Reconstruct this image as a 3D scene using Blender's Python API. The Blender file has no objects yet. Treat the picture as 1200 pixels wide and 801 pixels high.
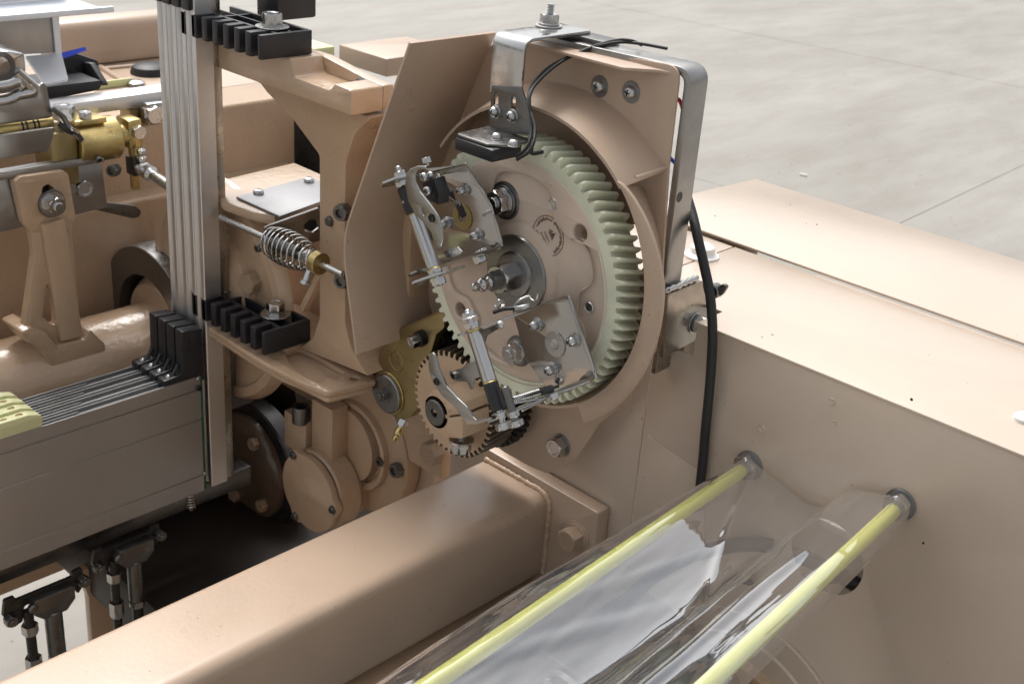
import bpy, bmesh, math, random
from mathutils import Vector, Matrix, noise
from math import sin, cos, pi, radians, sqrt, atan2, hypot
random.seed(7)
S = 0.001                                   # everything below is written in millimetres
scene = bpy.context.scene
col = scene.collection

# ------------------------------------------------------------------ camera
FPX = 1435.8
RV = [Vector((0.71598542, 0.69458245, 0.07014337)), Vector((0.33898738, -0.25807031, -0.90470286)), None]
RV[2] = RV[0].cross(RV[1]).normalized(); RV[1] = RV[2].cross(RV[0]).normalized(); RV[0].normalize()
CAM = Vector((736.2, -814.9, 437.4))
cd = bpy.data.cameras.new('camera'); cam = bpy.data.objects.new('camera', cd); col.objects.link(cam)
cam.matrix_world = Matrix(((RV[0].x, -RV[1].x, -RV[2].x, CAM.x*S), (RV[0].y, -RV[1].y, -RV[2].y, CAM.y*S),
                           (RV[0].z, -RV[1].z, -RV[2].z, CAM.z*S), (0, 0, 0, 1)))
cd.sensor_width = 36; cd.lens = FPX/1200*36; cd.clip_start = 0.02; cd.clip_end = 400
cd.dof.use_dof = True; cd.dof.focus_distance = 1.14; cd.dof.aperture_fstop = 16.0
scene.camera = cam
# ------------------------------------------------------------------ daylight
SUN_EL, SUN_AZ = 60, 72                     # azimuth in degrees from +Y towards -X: hazy light from the left, above the camera
w = bpy.data.worlds.new('World'); scene.world = w; w.use_nodes = True
nt = w.node_tree; bg = nt.nodes['Background']
sky = nt.nodes.new('ShaderNodeTexSky'); sky.sky_type = 'NISHITA'; sky.sun_disc = False
sky.sun_elevation = radians(SUN_EL); sky.sun_rotation = radians(-SUN_AZ)
sky.air_density = 1.0; sky.dust_density = 6.0; sky.ozone_density = 1.0
hs = nt.nodes.new('ShaderNodeHueSaturation'); hs.inputs['Saturation'].default_value = 0.18
nt.links.new(sky.outputs[0], hs.inputs['Color']); nt.links.new(hs.outputs[0], bg.inputs[0]); bg.inputs[1].default_value = 0.138
sl = bpy.data.lights.new('sun', 'SUN'); sl.energy = 1.25; sl.angle = radians(24); sl.color = (1, .965, .92)
so = bpy.data.objects.new('sun', sl); col.objects.link(so)
ce = cos(radians(SUN_EL)); sd = Vector((-sin(radians(SUN_AZ))*ce, cos(radians(SUN_AZ))*ce, sin(radians(SUN_EL))))
so.rotation_euler = sd.to_track_quat('Z', 'Y').to_euler(); so.location = sd*5
vs = scene.view_settings; vs.view_transform = 'Standard'; vs.look = 'None'; vs.exposure = 0.66; vs.gamma = 1
vs.use_curve_mapping = False

# ------------------------------------------------------------------ materials
def mat(name, color, rough=.4, metal=0, spec=.5, coat=0, coat_rough=.1, bump=0, bscale=60, bdetail=3, var=0, vscale=12,
        vcolor=None, brushed=None, rvar=0, speck=0, trans=0, ior=1.45, sss=0):
    m = bpy.data.materials.new(name); m.use_nodes = True; t = m.node_tree; N = t.nodes; L = t.links
    b = N['Principled BSDF']; b.inputs['Base Color'].default_value = (*color, 1); b.inputs['Roughness'].default_value = rough
    b.inputs['Metallic'].default_value = metal; b.inputs['Specular IOR Level'].default_value = spec
    b.inputs['Coat Weight'].default_value = coat; b.inputs['Coat Roughness'].default_value = coat_rough
    b.inputs['Transmission Weight'].default_value = trans; b.inputs['IOR'].default_value = ior
    if sss:
        b.inputs['Subsurface Weight'].default_value = sss; b.inputs['Subsurface Scale'].default_value = .006
        b.inputs['Subsurface Radius'].default_value = (1, 1, .7)
    tc = N.new('ShaderNodeTexCoord')
    def nz(scale, detail=4, rough_=.55, vec=None):
        n = N.new('ShaderNodeTexNoise'); n.inputs['Scale'].default_value = scale; n.inputs['Detail'].default_value = detail
        n.inputs['Roughness'].default_value = rough_; L.new(vec or tc.outputs['Object'], n.inputs['Vector']); return n
    src = None
    if var:
        n = nz(vscale); r = N.new('ShaderNodeMapRange'); r.inputs[1].default_value = .3; r.inputs[2].default_value = .7
        L.new(n.outputs[0], r.inputs[0]); mx = N.new('ShaderNodeMix'); mx.data_type = 'RGBA'
        vc = vcolor or tuple(c*(1-var) for c in color)
        mx.inputs[6].default_value = (*color, 1); mx.inputs[7].default_value = (*vc, 1)
        L.new(r.outputs[0], mx.inputs[0]); src = mx.outputs[2]
    if speck:                                 # small dark nicks and grime spots
        n = nz(330, 1); r = N.new('ShaderNodeMapRange'); r.inputs[1].default_value = .80-speck*.08; r.inputs[2].default_value = .84-speck*.08
        n2 = nz(21, 2); r2 = N.new('ShaderNodeMapRange'); r2.inputs[1].default_value = .5; r2.inputs[2].default_value = .6
        mu = N.new('ShaderNodeMath'); mu.operation = 'MULTIPLY'
        L.new(n.outputs[0], r.inputs[0]); L.new(n2.outputs[0], r2.inputs[0]); L.new(r.outputs[0], mu.inputs[0]); L.new(r2.outputs[0], mu.inputs[1])
        mx = N.new('ShaderNodeMix'); mx.data_type = 'RGBA'; mx.inputs[6].default_value = (*color, 1); mx.inputs[7].default_value = (.06, .045, .035, 1)
        if src: L.new(src, mx.inputs[6])
        L.new(mu.outputs[0], mx.inputs[0]); src = mx.outputs[2]
    if src: L.new(src, b.inputs['Base Color'])
    vec = None
    if brushed:
        mp = N.new('ShaderNodeMapping'); mp.inputs['Scale'].default_value = brushed; L.new(tc.outputs['Object'], mp.inputs[0]); vec = mp.outputs[0]
    if rvar or brushed:
        n = nz(900 if brushed else vscale*2.3, 3, .6, vec); r = N.new('ShaderNodeMapRange'); rv = rvar or .12
        r.inputs[1].default_value = .3; r.inputs[2].default_value = .7; r.inputs[3].default_value = max(.02, rough-rv); r.inputs[4].default_value = rough+rv
        L.new(n.outputs[0], r.inputs[0]); L.new(r.outputs[0], b.inputs['Roughness'])
    if bump or brushed:
        n = nz(900 if brushed else bscale, bdetail, .55, vec); bp = N.new('ShaderNodeBump')
        bp.inputs['Strength'].default_value = bump or .06; bp.inputs['Distance'].default_value = .001
        L.new(n.outputs[0], bp.inputs['Height']); L.new(bp.outputs[0], b.inputs['Normal'])
        if coat: L.new(bp.outputs[0], b.inputs['Coat Normal'])
    return m
TAN = (.475, .35, .257)
TANC = (.50, .348, .228)
M = {}
M['paint'] = mat('tan_paint', TAN, .36, bump=.16, bscale=210, var=.13, vscale=7, rvar=.09, speck=.75, coat=.4, coat_rough=.3)
M['cab_paint'] = mat('pale_tan_cabinet_paint', (.53, .425, .335), .38, bump=.16, bscale=210, var=.10, vscale=6, rvar=.09, speck=.8, coat=.9, coat_rough=.22)
M['cast'] = mat('tan_paint_on_casting', TANC, .32, bump=1.0, bscale=95, bdetail=5, var=.12, vscale=14, speck=.6, coat=.7, coat_rough=.10)
M['rough_cast'] = mat('tan_paint_on_rough_casting', TANC, .34, bump=.9, bscale=210, bdetail=6, var=.12, vscale=14, speck=.5, coat=.4, coat_rough=.15)
M['gear_tan'] = mat('pinion_tan', (.52, .37, .245), .45, bump=.3, bscale=300, var=.14, vscale=30, speck=1.0)
M['disc'] = mat('gear_disc_tan', (.59, .475, .385), .4, bump=.15, bscale=260, var=.15, vscale=22, speck=1.0, rvar=.08)
M['nylon'] = mat('greenish_nylon', (.70, .71, .56), .38, var=.2, vscale=26, speck=.5, bump=.1, bscale=120, sss=.35, rvar=.08)
M['cream'] = mat('cream_yellow_plastic', (.66, .66, .38), .45, sss=.3, bump=.08, bscale=150, var=.05)
M['steel'] = mat('bright_steel', (.50, .495, .485), .2, 1, rvar=.07, vscale=60, bump=.05, bscale=200)
M['mirror'] = mat('polished_steel_sheet', (.38, .37, .36), .15, 1, rvar=.05, vscale=22, bump=.05, bscale=30)
M['zinc'] = mat('zinc_plated_steel', (.50, .50, .495), .3, 1, rvar=.08, vscale=90, bump=.04, bscale=200)
M['grey_steel'] = mat('brushed_grey_steel', (.38, .375, .365), .36, 1, bump=.05, bscale=180, var=.22, vscale=24, rvar=.07)
M['weld_steel'] = mat('heat_tinted_steel', (.44, .41, .36), .33, 1, var=.6, vscale=26, vcolor=(.33, .29, .25), rvar=.13, bump=.2, bscale=120)
M['dark_steel'] = mat('dark_steel', (.20, .195, .19), .38, 1, rvar=.12, vscale=50, bump=.25, bscale=220, var=.2)
M['black_steel'] = mat('blackened_steel', (.045, .043, .042), .33, .6, rvar=.12, vscale=40, bump=.2, bscale=240)
M['grey_disc'] = mat('grey_turned_steel', (.27, .27, .27), .36, 1, bump=.15, bscale=260, rvar=.1, vscale=50)
M['alu'] = mat('anodised_aluminium', (.68, .68, .685), .42, 1, bump=.04, bscale=160, rvar=.06, vscale=40)
M['alu_bar'] = mat('dull_aluminium_bar', (.45, .45, .45), .42, .8, bump=.03, bscale=160, rvar=.05, var=.10, vscale=8)
M['brass'] = mat('yellow_passivated_brass', (.62, .49, .22), .36, 1, var=.35, vscale=28, rvar=.12, bump=.12, bscale=160)
M['brass_dull'] = mat('golden_zinc_plate', (.36, .275, .145), .38, .9, var=.35, vscale=22, vcolor=(.27, .22, .10), rvar=.12, bump=.12, bscale=160)
M['black'] = mat('black_plastic', (.018, .018, .021), .38, bump=.12, bscale=260, rvar=.08)
M['rubber'] = mat('black_rubber', (.017, .017, .018), .48, bump=.2, bscale=200)
M['yellow'] = mat('yellow_sleeve', (.80, .80, .20), .42, var=.08, vscale=20, sss=.2)
M['white_pl'] = mat('white_plastic', (.78, .78, .75), .4)
M['white_alu'] = mat('pale_satin_aluminium', (.74, .77, .82), .45, .55, rvar=.05)
M['oily_shaded_cast'] = mat('casting_with_oil_and_shade_colour', (.15, .10, .066), .3, bump=.8, bscale=110, var=.5, vscale=12, coat=.5)  # dark brown carries oil stain and the shade on the casting
M['matte_steel'] = mat('matte_steel_sheet', (.30, .30, .305), .5, .9, bump=.05, bscale=150, rvar=.06, var=.1)
M['blue'] = mat('blue_ribbon', (.05, .10, .75), .5)
M['grease'] = mat('greasy_tooth_flanks', (.11, .08, .055), .35, var=.5, vscale=50, bump=.3, bscale=200)
M['red'] = mat('red_wire', (.6, .02, .02), .4)
M['green'] = mat('dark_green_edge', (.01, .09, .06), .35)
M['deep_shade'] = mat('deep_shade_colour', (.030, .022, .017), .5, var=.4, vscale=10)  # near black colour stands in for deep shade inside the machine
M['ink'] = mat('grey_ink', (.17, .12, .09), .6)
def concrete():
    m = mat('concrete', (.34, .325, .30), .62, bump=.25, bscale=14, bdetail=8); t = m.node_tree; N = t.nodes; L = t.links
    b = N['Principled BSDF']; tc = [n for n in N if n.type == 'TEX_COORD'][0]
    a = N.new('ShaderNodeTexNoise'); a.inputs['Scale'].default_value = .9; a.inputs['Detail'].default_value = 9; a.inputs['Roughness'].default_value = .62; a.inputs['Distortion'].default_value = .8
    c = N.new('ShaderNodeTexNoise'); c.inputs['Scale'].default_value = 5; c.inputs['Detail'].default_value = 8; c.inputs['Roughness'].default_value = .7
    mp = N.new('ShaderNodeMapping'); mp.inputs['Rotation'].default_value = (0, 0, .7); mp.inputs['Scale'].default_value = (1, .28, 1)
    L.new(tc.outputs['Object'], mp.inputs[0]); L.new(mp.outputs[0], a.inputs[0]); L.new(mp.outputs[0], c.inputs[0])
    r = N.new('ShaderNodeValToRGB'); r.color_ramp.elements[0].position = .33; r.color_ramp.elements[0].color = (.232, .218, .192, 1)
    r.color_ramp.elements[1].position = .68; r.color_ramp.elements[1].color = (.292, .278, .252, 1)
    r2 = N.new('ShaderNodeValToRGB'); r2.color_ramp.elements[0].position = .36; r2.color_ramp.elements[0].color = (.90, .885, .87, 1)
    r2.color_ramp.elements[1].position = .6; r2.color_ramp.elements[1].color = (1.08, 1.08, 1.08, 1)
    L.new(a.outputs[0], r.inputs[0]); L.new(c.outputs[0], r2.inputs[0])
    x = N.new('ShaderNodeMix'); x.data_type = 'RGBA'; x.blend_type = 'MULTIPLY'; x.inputs[0].default_value = 1
    L.new(r.outputs[0], x.inputs[6]); L.new(r2.outputs[0], x.inputs[7]); g_ = N.new('ShaderNodeTexNoise'); g_.inputs['Scale'].default_value = 38; g_.inputs['Detail'].default_value = 3; L.new(tc.outputs['Object'], g_.inputs[0])
    r3 = N.new('ShaderNodeValToRGB'); r3.color_ramp.elements[0].position = .26; r3.color_ramp.elements[0].color = (.45, .42, .38, 1)
    r3.color_ramp.elements[1].position = .33; r3.color_ramp.elements[1].color = (1, 1, 1, 1); L.new(g_.outputs[0], r3.inputs[0])
    y = N.new('ShaderNodeMix'); y.data_type = 'RGBA'; y.blend_type = 'MULTIPLY'; y.inputs[0].default_value = 1
    L.new(x.outputs[2], y.inputs[6]); L.new(r3.outputs[0], y.inputs[7]); L.new(y.outputs[2], b.inputs['Base Color'])
    return m
M['concrete'] = concrete()
def film():
    m = bpy.data.materials.new('clear_film'); m.use_nodes = True; t = m.node_tree; N = t.nodes; L = t.links
    N.remove(N['Principled BSDF']); out = N['Material Output']
    tr = N.new('ShaderNodeBsdfTransparent'); tr.inputs[0].default_value = (.86, .865, .88, 1)
    gl = N.new('ShaderNodeBsdfGlossy'); gl.inputs['Roughness'].default_value = .035; gl.inputs[0].default_value = (1, 1, 1, 1)
    fr = N.new('ShaderNodeLayerWeight'); fr.inputs[0].default_value = .5
    tc = N.new('ShaderNodeTexCoord'); n = N.new('ShaderNodeTexNoise'); n.inputs['Scale'].default_value = 14; n.inputs['Detail'].default_value = 2
    L.new(tc.outputs['Object'], n.inputs[0]); bp = N.new('ShaderNodeBump'); bp.inputs['Strength'].default_value = .3; bp.inputs['Distance'].default_value = .003
    L.new(n.outputs[0], bp.inputs['Height']); L.new(bp.outputs[0], gl.inputs['Normal']); L.new(bp.outputs[0], fr.inputs['Normal'])
    pw = N.new('ShaderNodeMath'); pw.operation = 'POWER'; pw.inputs[1].default_value = 2.2; L.new(fr.outputs['Facing'], pw.inputs[0])
    mu = N.new('ShaderNodeMath'); mu.operation = 'MULTIPLY_ADD'; mu.inputs[1].default_value = .7; mu.inputs[2].default_value = .25; mu.use_clamp = True
    L.new(pw.outputs[0], mu.inputs[0])
    mx = N.new('ShaderNodeMixShader'); L.new(mu.outputs[0], mx.inputs[0]); L.new(tr.outputs[0], mx.inputs[1]); L.new(gl.outputs[0], mx.inputs[2])
    df = N.new('ShaderNodeBsdfDiffuse'); df.inputs[0].default_value = (.8, .81, .84, 1)
    m2 = N.new('ShaderNodeMixShader'); m2.inputs[0].default_value = .025
    L.new(mx.outputs[0], m2.inputs[1]); L.new(df.outputs[0], m2.inputs[2]); L.new(m2.outputs[0], out.inputs[0]); return m
M['film'] = film()

# ------------------------------------------------------------------ geometry helpers
def at(u, v, axis, val):                     # the real point seen at a pixel of the photograph, on the plane axis = val (mm)
    d = RV[0]*((u-600)/FPX) + RV[1]*((v-400.5)/FPX) + RV[2]
    return CAM + d*((val-CAM[axis])/d[axis])
def org(o):
    p = Vector((0, 0, 0))
    while o: p += o.location; o = o.parent
    return p
def finish(name, me, m, parent, ang=32):
    me.materials.clear(); me.materials.append(M[m] if isinstance(m, str) else m)
    me.polygons.foreach_set('use_smooth', [True]*len(me.polygons)); me.set_sharp_from_angle(angle=radians(ang))
    o = bpy.data.objects.new(name, me); col.objects.link(o)
    if parent: o.parent = parent
    return o
def bm_obj(name, bm, m, parent=None, ang=32, base=None):
    """vertices given in mm, world; stored relative to the parent thing (or to base)"""
    bmesh.ops.recalc_face_normals(bm, faces=bm.faces)
    off = org(parent) if parent else (Vector(base)*S if base is not None else Vector((0, 0, 0)))
    for v in bm.verts: v.co = v.co*S-off
    me = bpy.data.meshes.new(name); bm.to_mesh(me); bm.free(); o = finish(name, me, m, parent, ang)
    if not parent: o.location = off
    return o
def mesh_obj(name, verts, faces, m, parent=None, ang=32, base=None):
    bm = bmesh.new(); vs_ = [bm.verts.new(v) for v in verts]
    for f in faces:
        try: bm.faces.new([vs_[i] for i in f])
        except ValueError: pass
    return bm_obj(name, bm, m, parent, ang, base)
def tag(o, label=None, cat=None, group=None, kind=None):
    if label: o['label'] = label
    if cat: o['category'] = cat
    if group: o['group'] = group
    if kind: o['kind'] = kind
    return o
def thing(name, label, cat, loc, group=None):
    o = bpy.data.objects.new(name, None); col.objects.link(o); o.location = Vector(loc)*S; o.empty_display_size = .02
    return tag(o, label, cat, group)
def add_box(bm, lo, hi, bev=0):
    lo = Vector(lo); hi = Vector(hi)
    r = bmesh.ops.create_cube(bm, size=1, matrix=Matrix.Translation((lo+hi)/2) @ Matrix.Diagonal((*[abs(a) for a in (hi-lo)], 1)))
    if bev:
        es = list({e for v in r['verts'] for e in v.link_edges})
        bmesh.ops.bevel(bm, geom=es, offset=bev, segments=2, profile=.5, affect='EDGES')
def box(name, lo, hi, m, parent=None, bev=.8, base=None):
    bm = bmesh.new(); add_box(bm, lo, hi, bev); return bm_obj(name, bm, m, parent, base=base)
AX = {0: (Vector((0, 1, 0)), Vector((0, 0, 1)), Vector((1, 0, 0))), 1: (Vector((1, 0, 0)), Vector((0, 0, 1)), Vector((0, 1, 0))),
      2: (Vector((1, 0, 0)), Vector((0, 1, 0)), Vector((0, 0, 1)))}
def two(axis, p): return tuple(p[i] for i in range(3) if i != axis)
def fillet(poly, r, seg=5, closed=True):
    out = []; n = len(poly)
    for i, p in enumerate(poly):
        rr = r[i] if isinstance(r, (list, tuple)) else r
        if (not closed and i in (0, n-1)) or rr <= 0: out.append(tuple(p)); continue
        p = Vector(p).to_2d(); a = Vector(poly[i-1]).to_2d()-p; b = Vector(poly[(i+1) % n]).to_2d()-p
        la, lb = a.length, b.length
        if la < 1e-6 or lb < 1e-6: out.append(tuple(p)); continue
        a /= la; b /= lb; th = a.angle(b, 3.14)
        if th > 3.05: out.append(tuple(p)); continue
        d = min(rr/math.tan(th/2), la*.45, lb*.45)
        for k in range(seg+1):
            t = k/seg; q = (p+a*d)*(1-t)**2 + p*2*t*(1-t) + (p+b*d)*t*t; out.append(tuple(q))
    return out
def circ(cx, cy, r, n=32, a0=0, ry=None): return [(cx+r*cos(a0+2*pi*k/n), cy+(ry or r)*sin(a0+2*pi*k/n)) for k in range(n)]
def slot(cx, cy, r, L_, ang=0, n=8):
    out = []
    for s, a in ((1, -pi/2), (-1, pi/2)):
        for k in range(n+1):
            t = a+pi*k/n; out.append((s*L_/2+r*cos(t), r*sin(t)))
    return [(cx+x*cos(ang)-y*sin(ang), cy+x*sin(ang)+y*cos(ang)) for x, y in out]
def ext_frame(name, O, U, V, N, d0, d1, outline, m, parent=None, holes=(), bev=.4, ang=32, base=None):
    cu = bpy.data.curves.new('tmp', 'CURVE'); cu.dimensions = '2D'; cu.fill_mode = 'BOTH'
    th = abs(d1-d0); bev = min(bev, th*.3); cu.extrude = th/2-bev; cu.bevel_depth = bev; cu.offset = -bev; cu.bevel_resolution = 1
    for pl in [outline]+list(holes):
        sp = cu.splines.new('POLY'); sp.points.add(len(pl)-1); sp.use_cyclic_u = True
        for i, p in enumerate(pl): sp.points[i].co = (p[0], p[1], 0, 1)
    ob = bpy.data.objects.new('tmp', cu); col.objects.link(ob)
    dg = bpy.context.evaluated_depsgraph_get(); me = bpy.data.meshes.new_from_object(ob.evaluated_get(dg))
    bpy.data.objects.remove(ob); bpy.data.curves.remove(cu)
    bm = bmesh.new(); bm.from_mesh(me); bpy.data.meshes.remove(me); mid = (d0+d1)/2
    bmesh.ops.remove_doubles(bm, verts=bm.verts, dist=.01)
    O = Vector(O)
    for v in bm.verts: v.co = O + U*v.co.x + V*v.co.y + N*(mid+v.co.z)
    return bm_obj(name, bm, m, parent, ang, base)
def ext(name, axis, d0, d1, outline, m, parent=None, holes=(), bev=.4, ang=32, base=None):
    U, V, N = AX[axis]; return ext_frame(name, (0, 0, 0), U, V, N, d0, d1, outline, m, parent, holes, bev, ang, base)
def extpx(name, axis, val, depth, px, m, parent=None, holes=(), bev=.4, r=0, hpx=()):
    pl = [two(axis, at(u, v, axis, val)) for u, v in px]
    if r: pl = fillet(pl, r)
    hs_ = list(holes)+[[two(axis, at(u, v, axis, val)) for u, v in h] for h in hpx]
    return ext(name, axis, val, val+depth, pl, m, parent, hs_, bev)
def offset_strip(poly, t, r=0, seg=5):
    pts = fillet(poly, r, seg, False) if r else [tuple(p) for p in poly]
    L_, R_ = [], []
    for i, p in enumerate(pts):
        p = Vector(p); a = Vector(pts[max(i-1, 0)]); b = Vector(pts[min(i+1, len(pts)-1)])
        d1 = (p-a).normalized() if i else (b-p).normalized(); d2 = (b-p).normalized() if i < len(pts)-1 else d1
        n = (Vector((-d1.y, d1.x))+Vector((-d2.y, d2.x))).normalized(); k = 1/max(.4, n.dot(Vector((-d1.y, d1.x))))
        L_.append(tuple(p+n*t/2*k)); R_.append(tuple(p-n*t/2*k))
    return L_+R_[::-1]
def bent(name, axis, d0, d1, poly, t, m, parent=None, r=0, bev=.4, ang=32):
    return ext(name, axis, d0, d1, offset_strip(poly, t, r), m, parent, bev=bev, ang=ang)
def basis(d):
    d = Vector(d).normalized(); u = d.orthogonal().normalized(); return u, d.cross(u), d
def lathe(name, O, d, prof, m, parent=None, n=40, a0=0, a1=2*pi, up=None, ang=32, base=None):
    O = Vector(O); d = Vector(d).normalized()
    if up is None: u, v, d = basis(d)
    else: u = Vector(up).normalized(); v = d.cross(u)
    full = abs(a1-a0-2*pi) < 1e-6; k = n if full else n+1; verts = []; faces = []
    for j in range(k):
        a = a0+(a1-a0)*j/n; e = u*cos(a)+v*sin(a)
        for r, h in prof: verts.append(O+e*r+d*h)
    P_ = len(prof)
    for j in range(n):
        j2 = (j+1) % k
        for i in range(P_-1): faces.append((j*P_+i, j*P_+i+1, j2*P_+i+1, j2*P_+i))
    bm = bmesh.new(); vs_ = [bm.verts.new(v_) for v_ in verts]
    for f in faces: bm.faces.new([vs_[i] for i in f])
    bmesh.ops.remove_doubles(bm, verts=bm.verts, dist=.002)
    if not full:
        es = [e for e in bm.edges if e.is_boundary]; bmesh.ops.contextual_create(bm, geom=es) if False else None
    return bm_obj(name, bm, m, parent, ang, base)
def cyl(name, p0, p1, r, m, parent=None, n=32, r1=None, ch=.6, base=None):
    p0 = Vector(p0); p1 = Vector(p1); h = (p1-p0).length; r1 = r if r1 is None else r1; ch = min(ch, r*.4, h*.4)
    return lathe(name, p0, p1-p0, [(0, 0), (r-ch, 0), (r, ch), (r1, h-ch), (r1-ch, h), (0, h)], m, parent, n, base=base)
def ring(name, p0, d, ro, ri, h, m, parent=None, n=48, ch=.6, base=None):
    return lathe(name, p0, d, [(ri, 0), (ro-ch, 0), (ro, ch), (ro, h-ch), (ro-ch, h), (ri+ch*.5, h), (ri, h-ch*.5), (ri, 0)], m, parent, n, base=base)
def spline(pts, k=8):
    pts = [Vector(p) for p in pts]; P_ = [pts[0]*2-pts[1]]+pts+[pts[-1]*2-pts[-2]]; out = []
    for i in range(1, len(P_)-2):
        a, b, c, d = P_[i-1:i+3]
        for j in range(k):
            t = j/k; out.append(.5*((2*b)+(c-a)*t+(2*a-5*b+4*c-d)*t*t+(3*b-a-3*c+d)*t**3))
    out.append(pts[-1]); return out
def tube_bm(bm, path, r, n=12, rf=None):
    u = None; rings = []
    for i, p in enumerate(path):
        t = (path[min(i+1, len(path)-1)]-path[max(i-1, 0)]).normalized()
        u = (t.orthogonal() if u is None else u-t*u.dot(t)).normalized(); v = t.cross(u); rr = rf(i/(len(path)-1)) if rf else r
        rings.append([bm.verts.new(p+(u*cos(2*pi*k/n)+v*sin(2*pi*k/n))*rr) for k in range(n)])
    for a, b in zip(rings, rings[1:]):
        for k in range(n): bm.faces.new((a[k], a[(k+1) % n], b[(k+1) % n], b[k]))
    bm.faces.new(rings[0][::-1]); bm.faces.new(rings[-1])
def tube(name, pts, r, m, parent=None, n=12, smooth=True, k=8, rf=None, base=None):
    bm = bmesh.new(); tube_bm(bm, spline(pts, k) if smooth else [Vector(p) for p in pts], r, n, rf)
    return bm_obj(name, bm, m, parent, 50, base)
# shared meshes for fasteners, one unit high / across, along local +Z
def template(bm, m, nm, ang=32):
    bmesh.ops.recalc_face_normals(bm, faces=bm.faces); me = bpy.data.meshes.new(nm); bm.to_mesh(me); bm.free()
    me.materials.append(M[m]); me.polygons.foreach_set('use_smooth', [True]*len(me.polygons)); me.set_sharp_from_angle(angle=radians(ang)); return me
def rings_bm(rows, cap=True):
    bm = bmesh.new(); R_ = [[bm.verts.new(v) for v in row] for row in rows]; n = len(rows[0])
    for a, b in zip(R_, R_[1:]):
        for k in range(n): bm.faces.new((a[k], a[(k+1) % n], b[(k+1) % n], b[k]))
    if cap: bm.faces.new(R_[0][::-1]); bm.faces.new(R_[-1])
    return bm
def hexrow(s, z, rnd=0, n=48):
    row = []
    for k in range(n):
        a = 2*pi*k/n; rh = .5/cos((a+pi/6) % (pi/3)-pi/6); r = min(rh, .5+.0774*(1-rnd))*s if rnd else rh*s
        row.append((r*cos(a), r*sin(a), z))
    return row
def make_hex(m, stud=False, flange=False, socket=False):
    rows = []
    if flange: rows += [[(.78*cos(2*pi*k/48), .78*sin(2*pi*k/48), z) for k in range(48)] for z in (0, .1)]
    rows += [hexrow(1, .12 if flange else 0), hexrow(1, .88), hexrow(1, .94, .55), hexrow(.99, 1, 1)]
    rows += [[(.44*cos(2*pi*k/48), .44*sin(2*pi*k/48), 1.0) for k in range(48)]]
    if stud:
        rows += [[(r*cos(2*pi*k/48), r*sin(2*pi*k/48), z) for k in range(48)] for r, z in ((.30, 1.0), (.30, 1.12), (.27, 1.14), (.27, 1.18), (.29, 1.2), (.25, 1.26))]
    elif socket:
        rows += [[(r*cos(2*pi*k/48), r*sin(2*pi*k/48), z) for k in range(48)] for r, z in ((.3, 1.0), (.28, .7))]
    else:
        rows += [[(r*cos(2*pi*k/48), r*sin(2*pi*k/48), z) for k in range(48)] for r, z in ((.34, 1.0), (.31, .965))]
    return template(rings_bm(rows), m, 'hex_mesh')
def make_pan(m, cross=True):
    rows = [[(r*cos(2*pi*k/32), r*sin(2*pi*k/32), z) for k in range(32)] for r, z in ((.5, 0), (.5, .3), (.48, .5), (.42, .72), (.3, .9), (.15, .98), (.02, 1))]
    bm = rings_bm(rows)
    if cross:
        me = bpy.data.meshes.new('a'); bmesh.ops.recalc_face_normals(bm, faces=bm.faces); bm.to_mesh(me); bm.free(); o = bpy.data.objects.new('a', me); col.objects.link(o)
        b2 = bmesh.new()
        pl = [(.07, .07), (.07, .32), (-.07, .32), (-.07, .07), (-.32, .07), (-.32, -.07), (-.07, -.07), (-.07, -.32), (.07, -.32), (.07, -.07), (.32, -.07), (.32, .07)]
        lo = [b2.verts.new((x*.6, y*.6, .45)) for x, y in pl]; hi = [b2.verts.new((x, y, 1.2)) for x, y in pl]
        for k in range(12): b2.faces.new((lo[k], lo[(k+1) % 12], hi[(k+1) % 12], hi[k]))
        b2.faces.new(lo[::-1]); b2.faces.new(hi); bmesh.ops.recalc_face_normals(b2, faces=b2.faces)
        m2 = bpy.data.meshes.new('b'); b2.to_mesh(m2); b2.free(); o2 = bpy.data.objects.new('b', m2); col.objects.link(o2)
        md = o.modifiers.new('b', 'BOOLEAN'); md.object = o2; md.operation = 'DIFFERENCE'; md.solver = 'EXACT'
        me3 = bpy.data.meshes.new_from_object(o.evaluated_get(bpy.context.evaluated_depsgraph_get()))
        bpy.data.objects.remove(o); bpy.data.objects.remove(o2); bm = bmesh.new(); bm.from_mesh(me3)
    me = template(bm, m, 'pan_mesh'); return me
def make_cap(m):                              # socket head cap screw
    rows = [[(r*cos(2*pi*k/48), r*sin(2*pi*k/48), z) for k in range(48)] for r, z in ((.5, 0), (.5, .9), (.46, 1), (.36, 1))]
    rows += [[(v[0]*.62, v[1]*.62, z) for v in hexrow(1, 0)] for z in (1.0, .45)]
    return template(rings_bm(rows), m, 'cap_mesh')
T = {'hex': make_hex('steel'), 'hex_tan': make_hex('cast'), 'hex_dark': make_hex('dark_steel', socket=True), 'nut': make_hex('steel', stud=True), 'nut_flange': make_hex('steel', stud=True, flange=True),
     'nut_dark': make_hex('dark_steel', stud=True), 'pan': make_pan('zinc'), 'cap': make_cap('black_steel'), 'cap_bright': make_cap('dark_steel')}
def inst(name, tmpl, p, d, w_, h, parent, roll=0, label=None):
    me = T[tmpl]; o = bpy.data.objects.new(name, me); col.objects.link(o)
    u, v, dd = basis(d); Mx = Matrix((u, v, dd)).transposed() @ Matrix.Rotation(roll, 3, 'Z')
    o.rotation_euler = Mx.to_euler(); o.scale = (w_*S, w_*S, h*S)
    o.location = Vector(p)*S-(org(parent) if parent else Vector((0, 0, 0))); o.parent = parent
    if label: o['label'] = label
    return o
def washer(p, d, r, t, parent, m='zinc', ri=None, name='washer'):
    return ring(name, p, d, r, ri or r*.45, t, m, parent, ch=.3)
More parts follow.
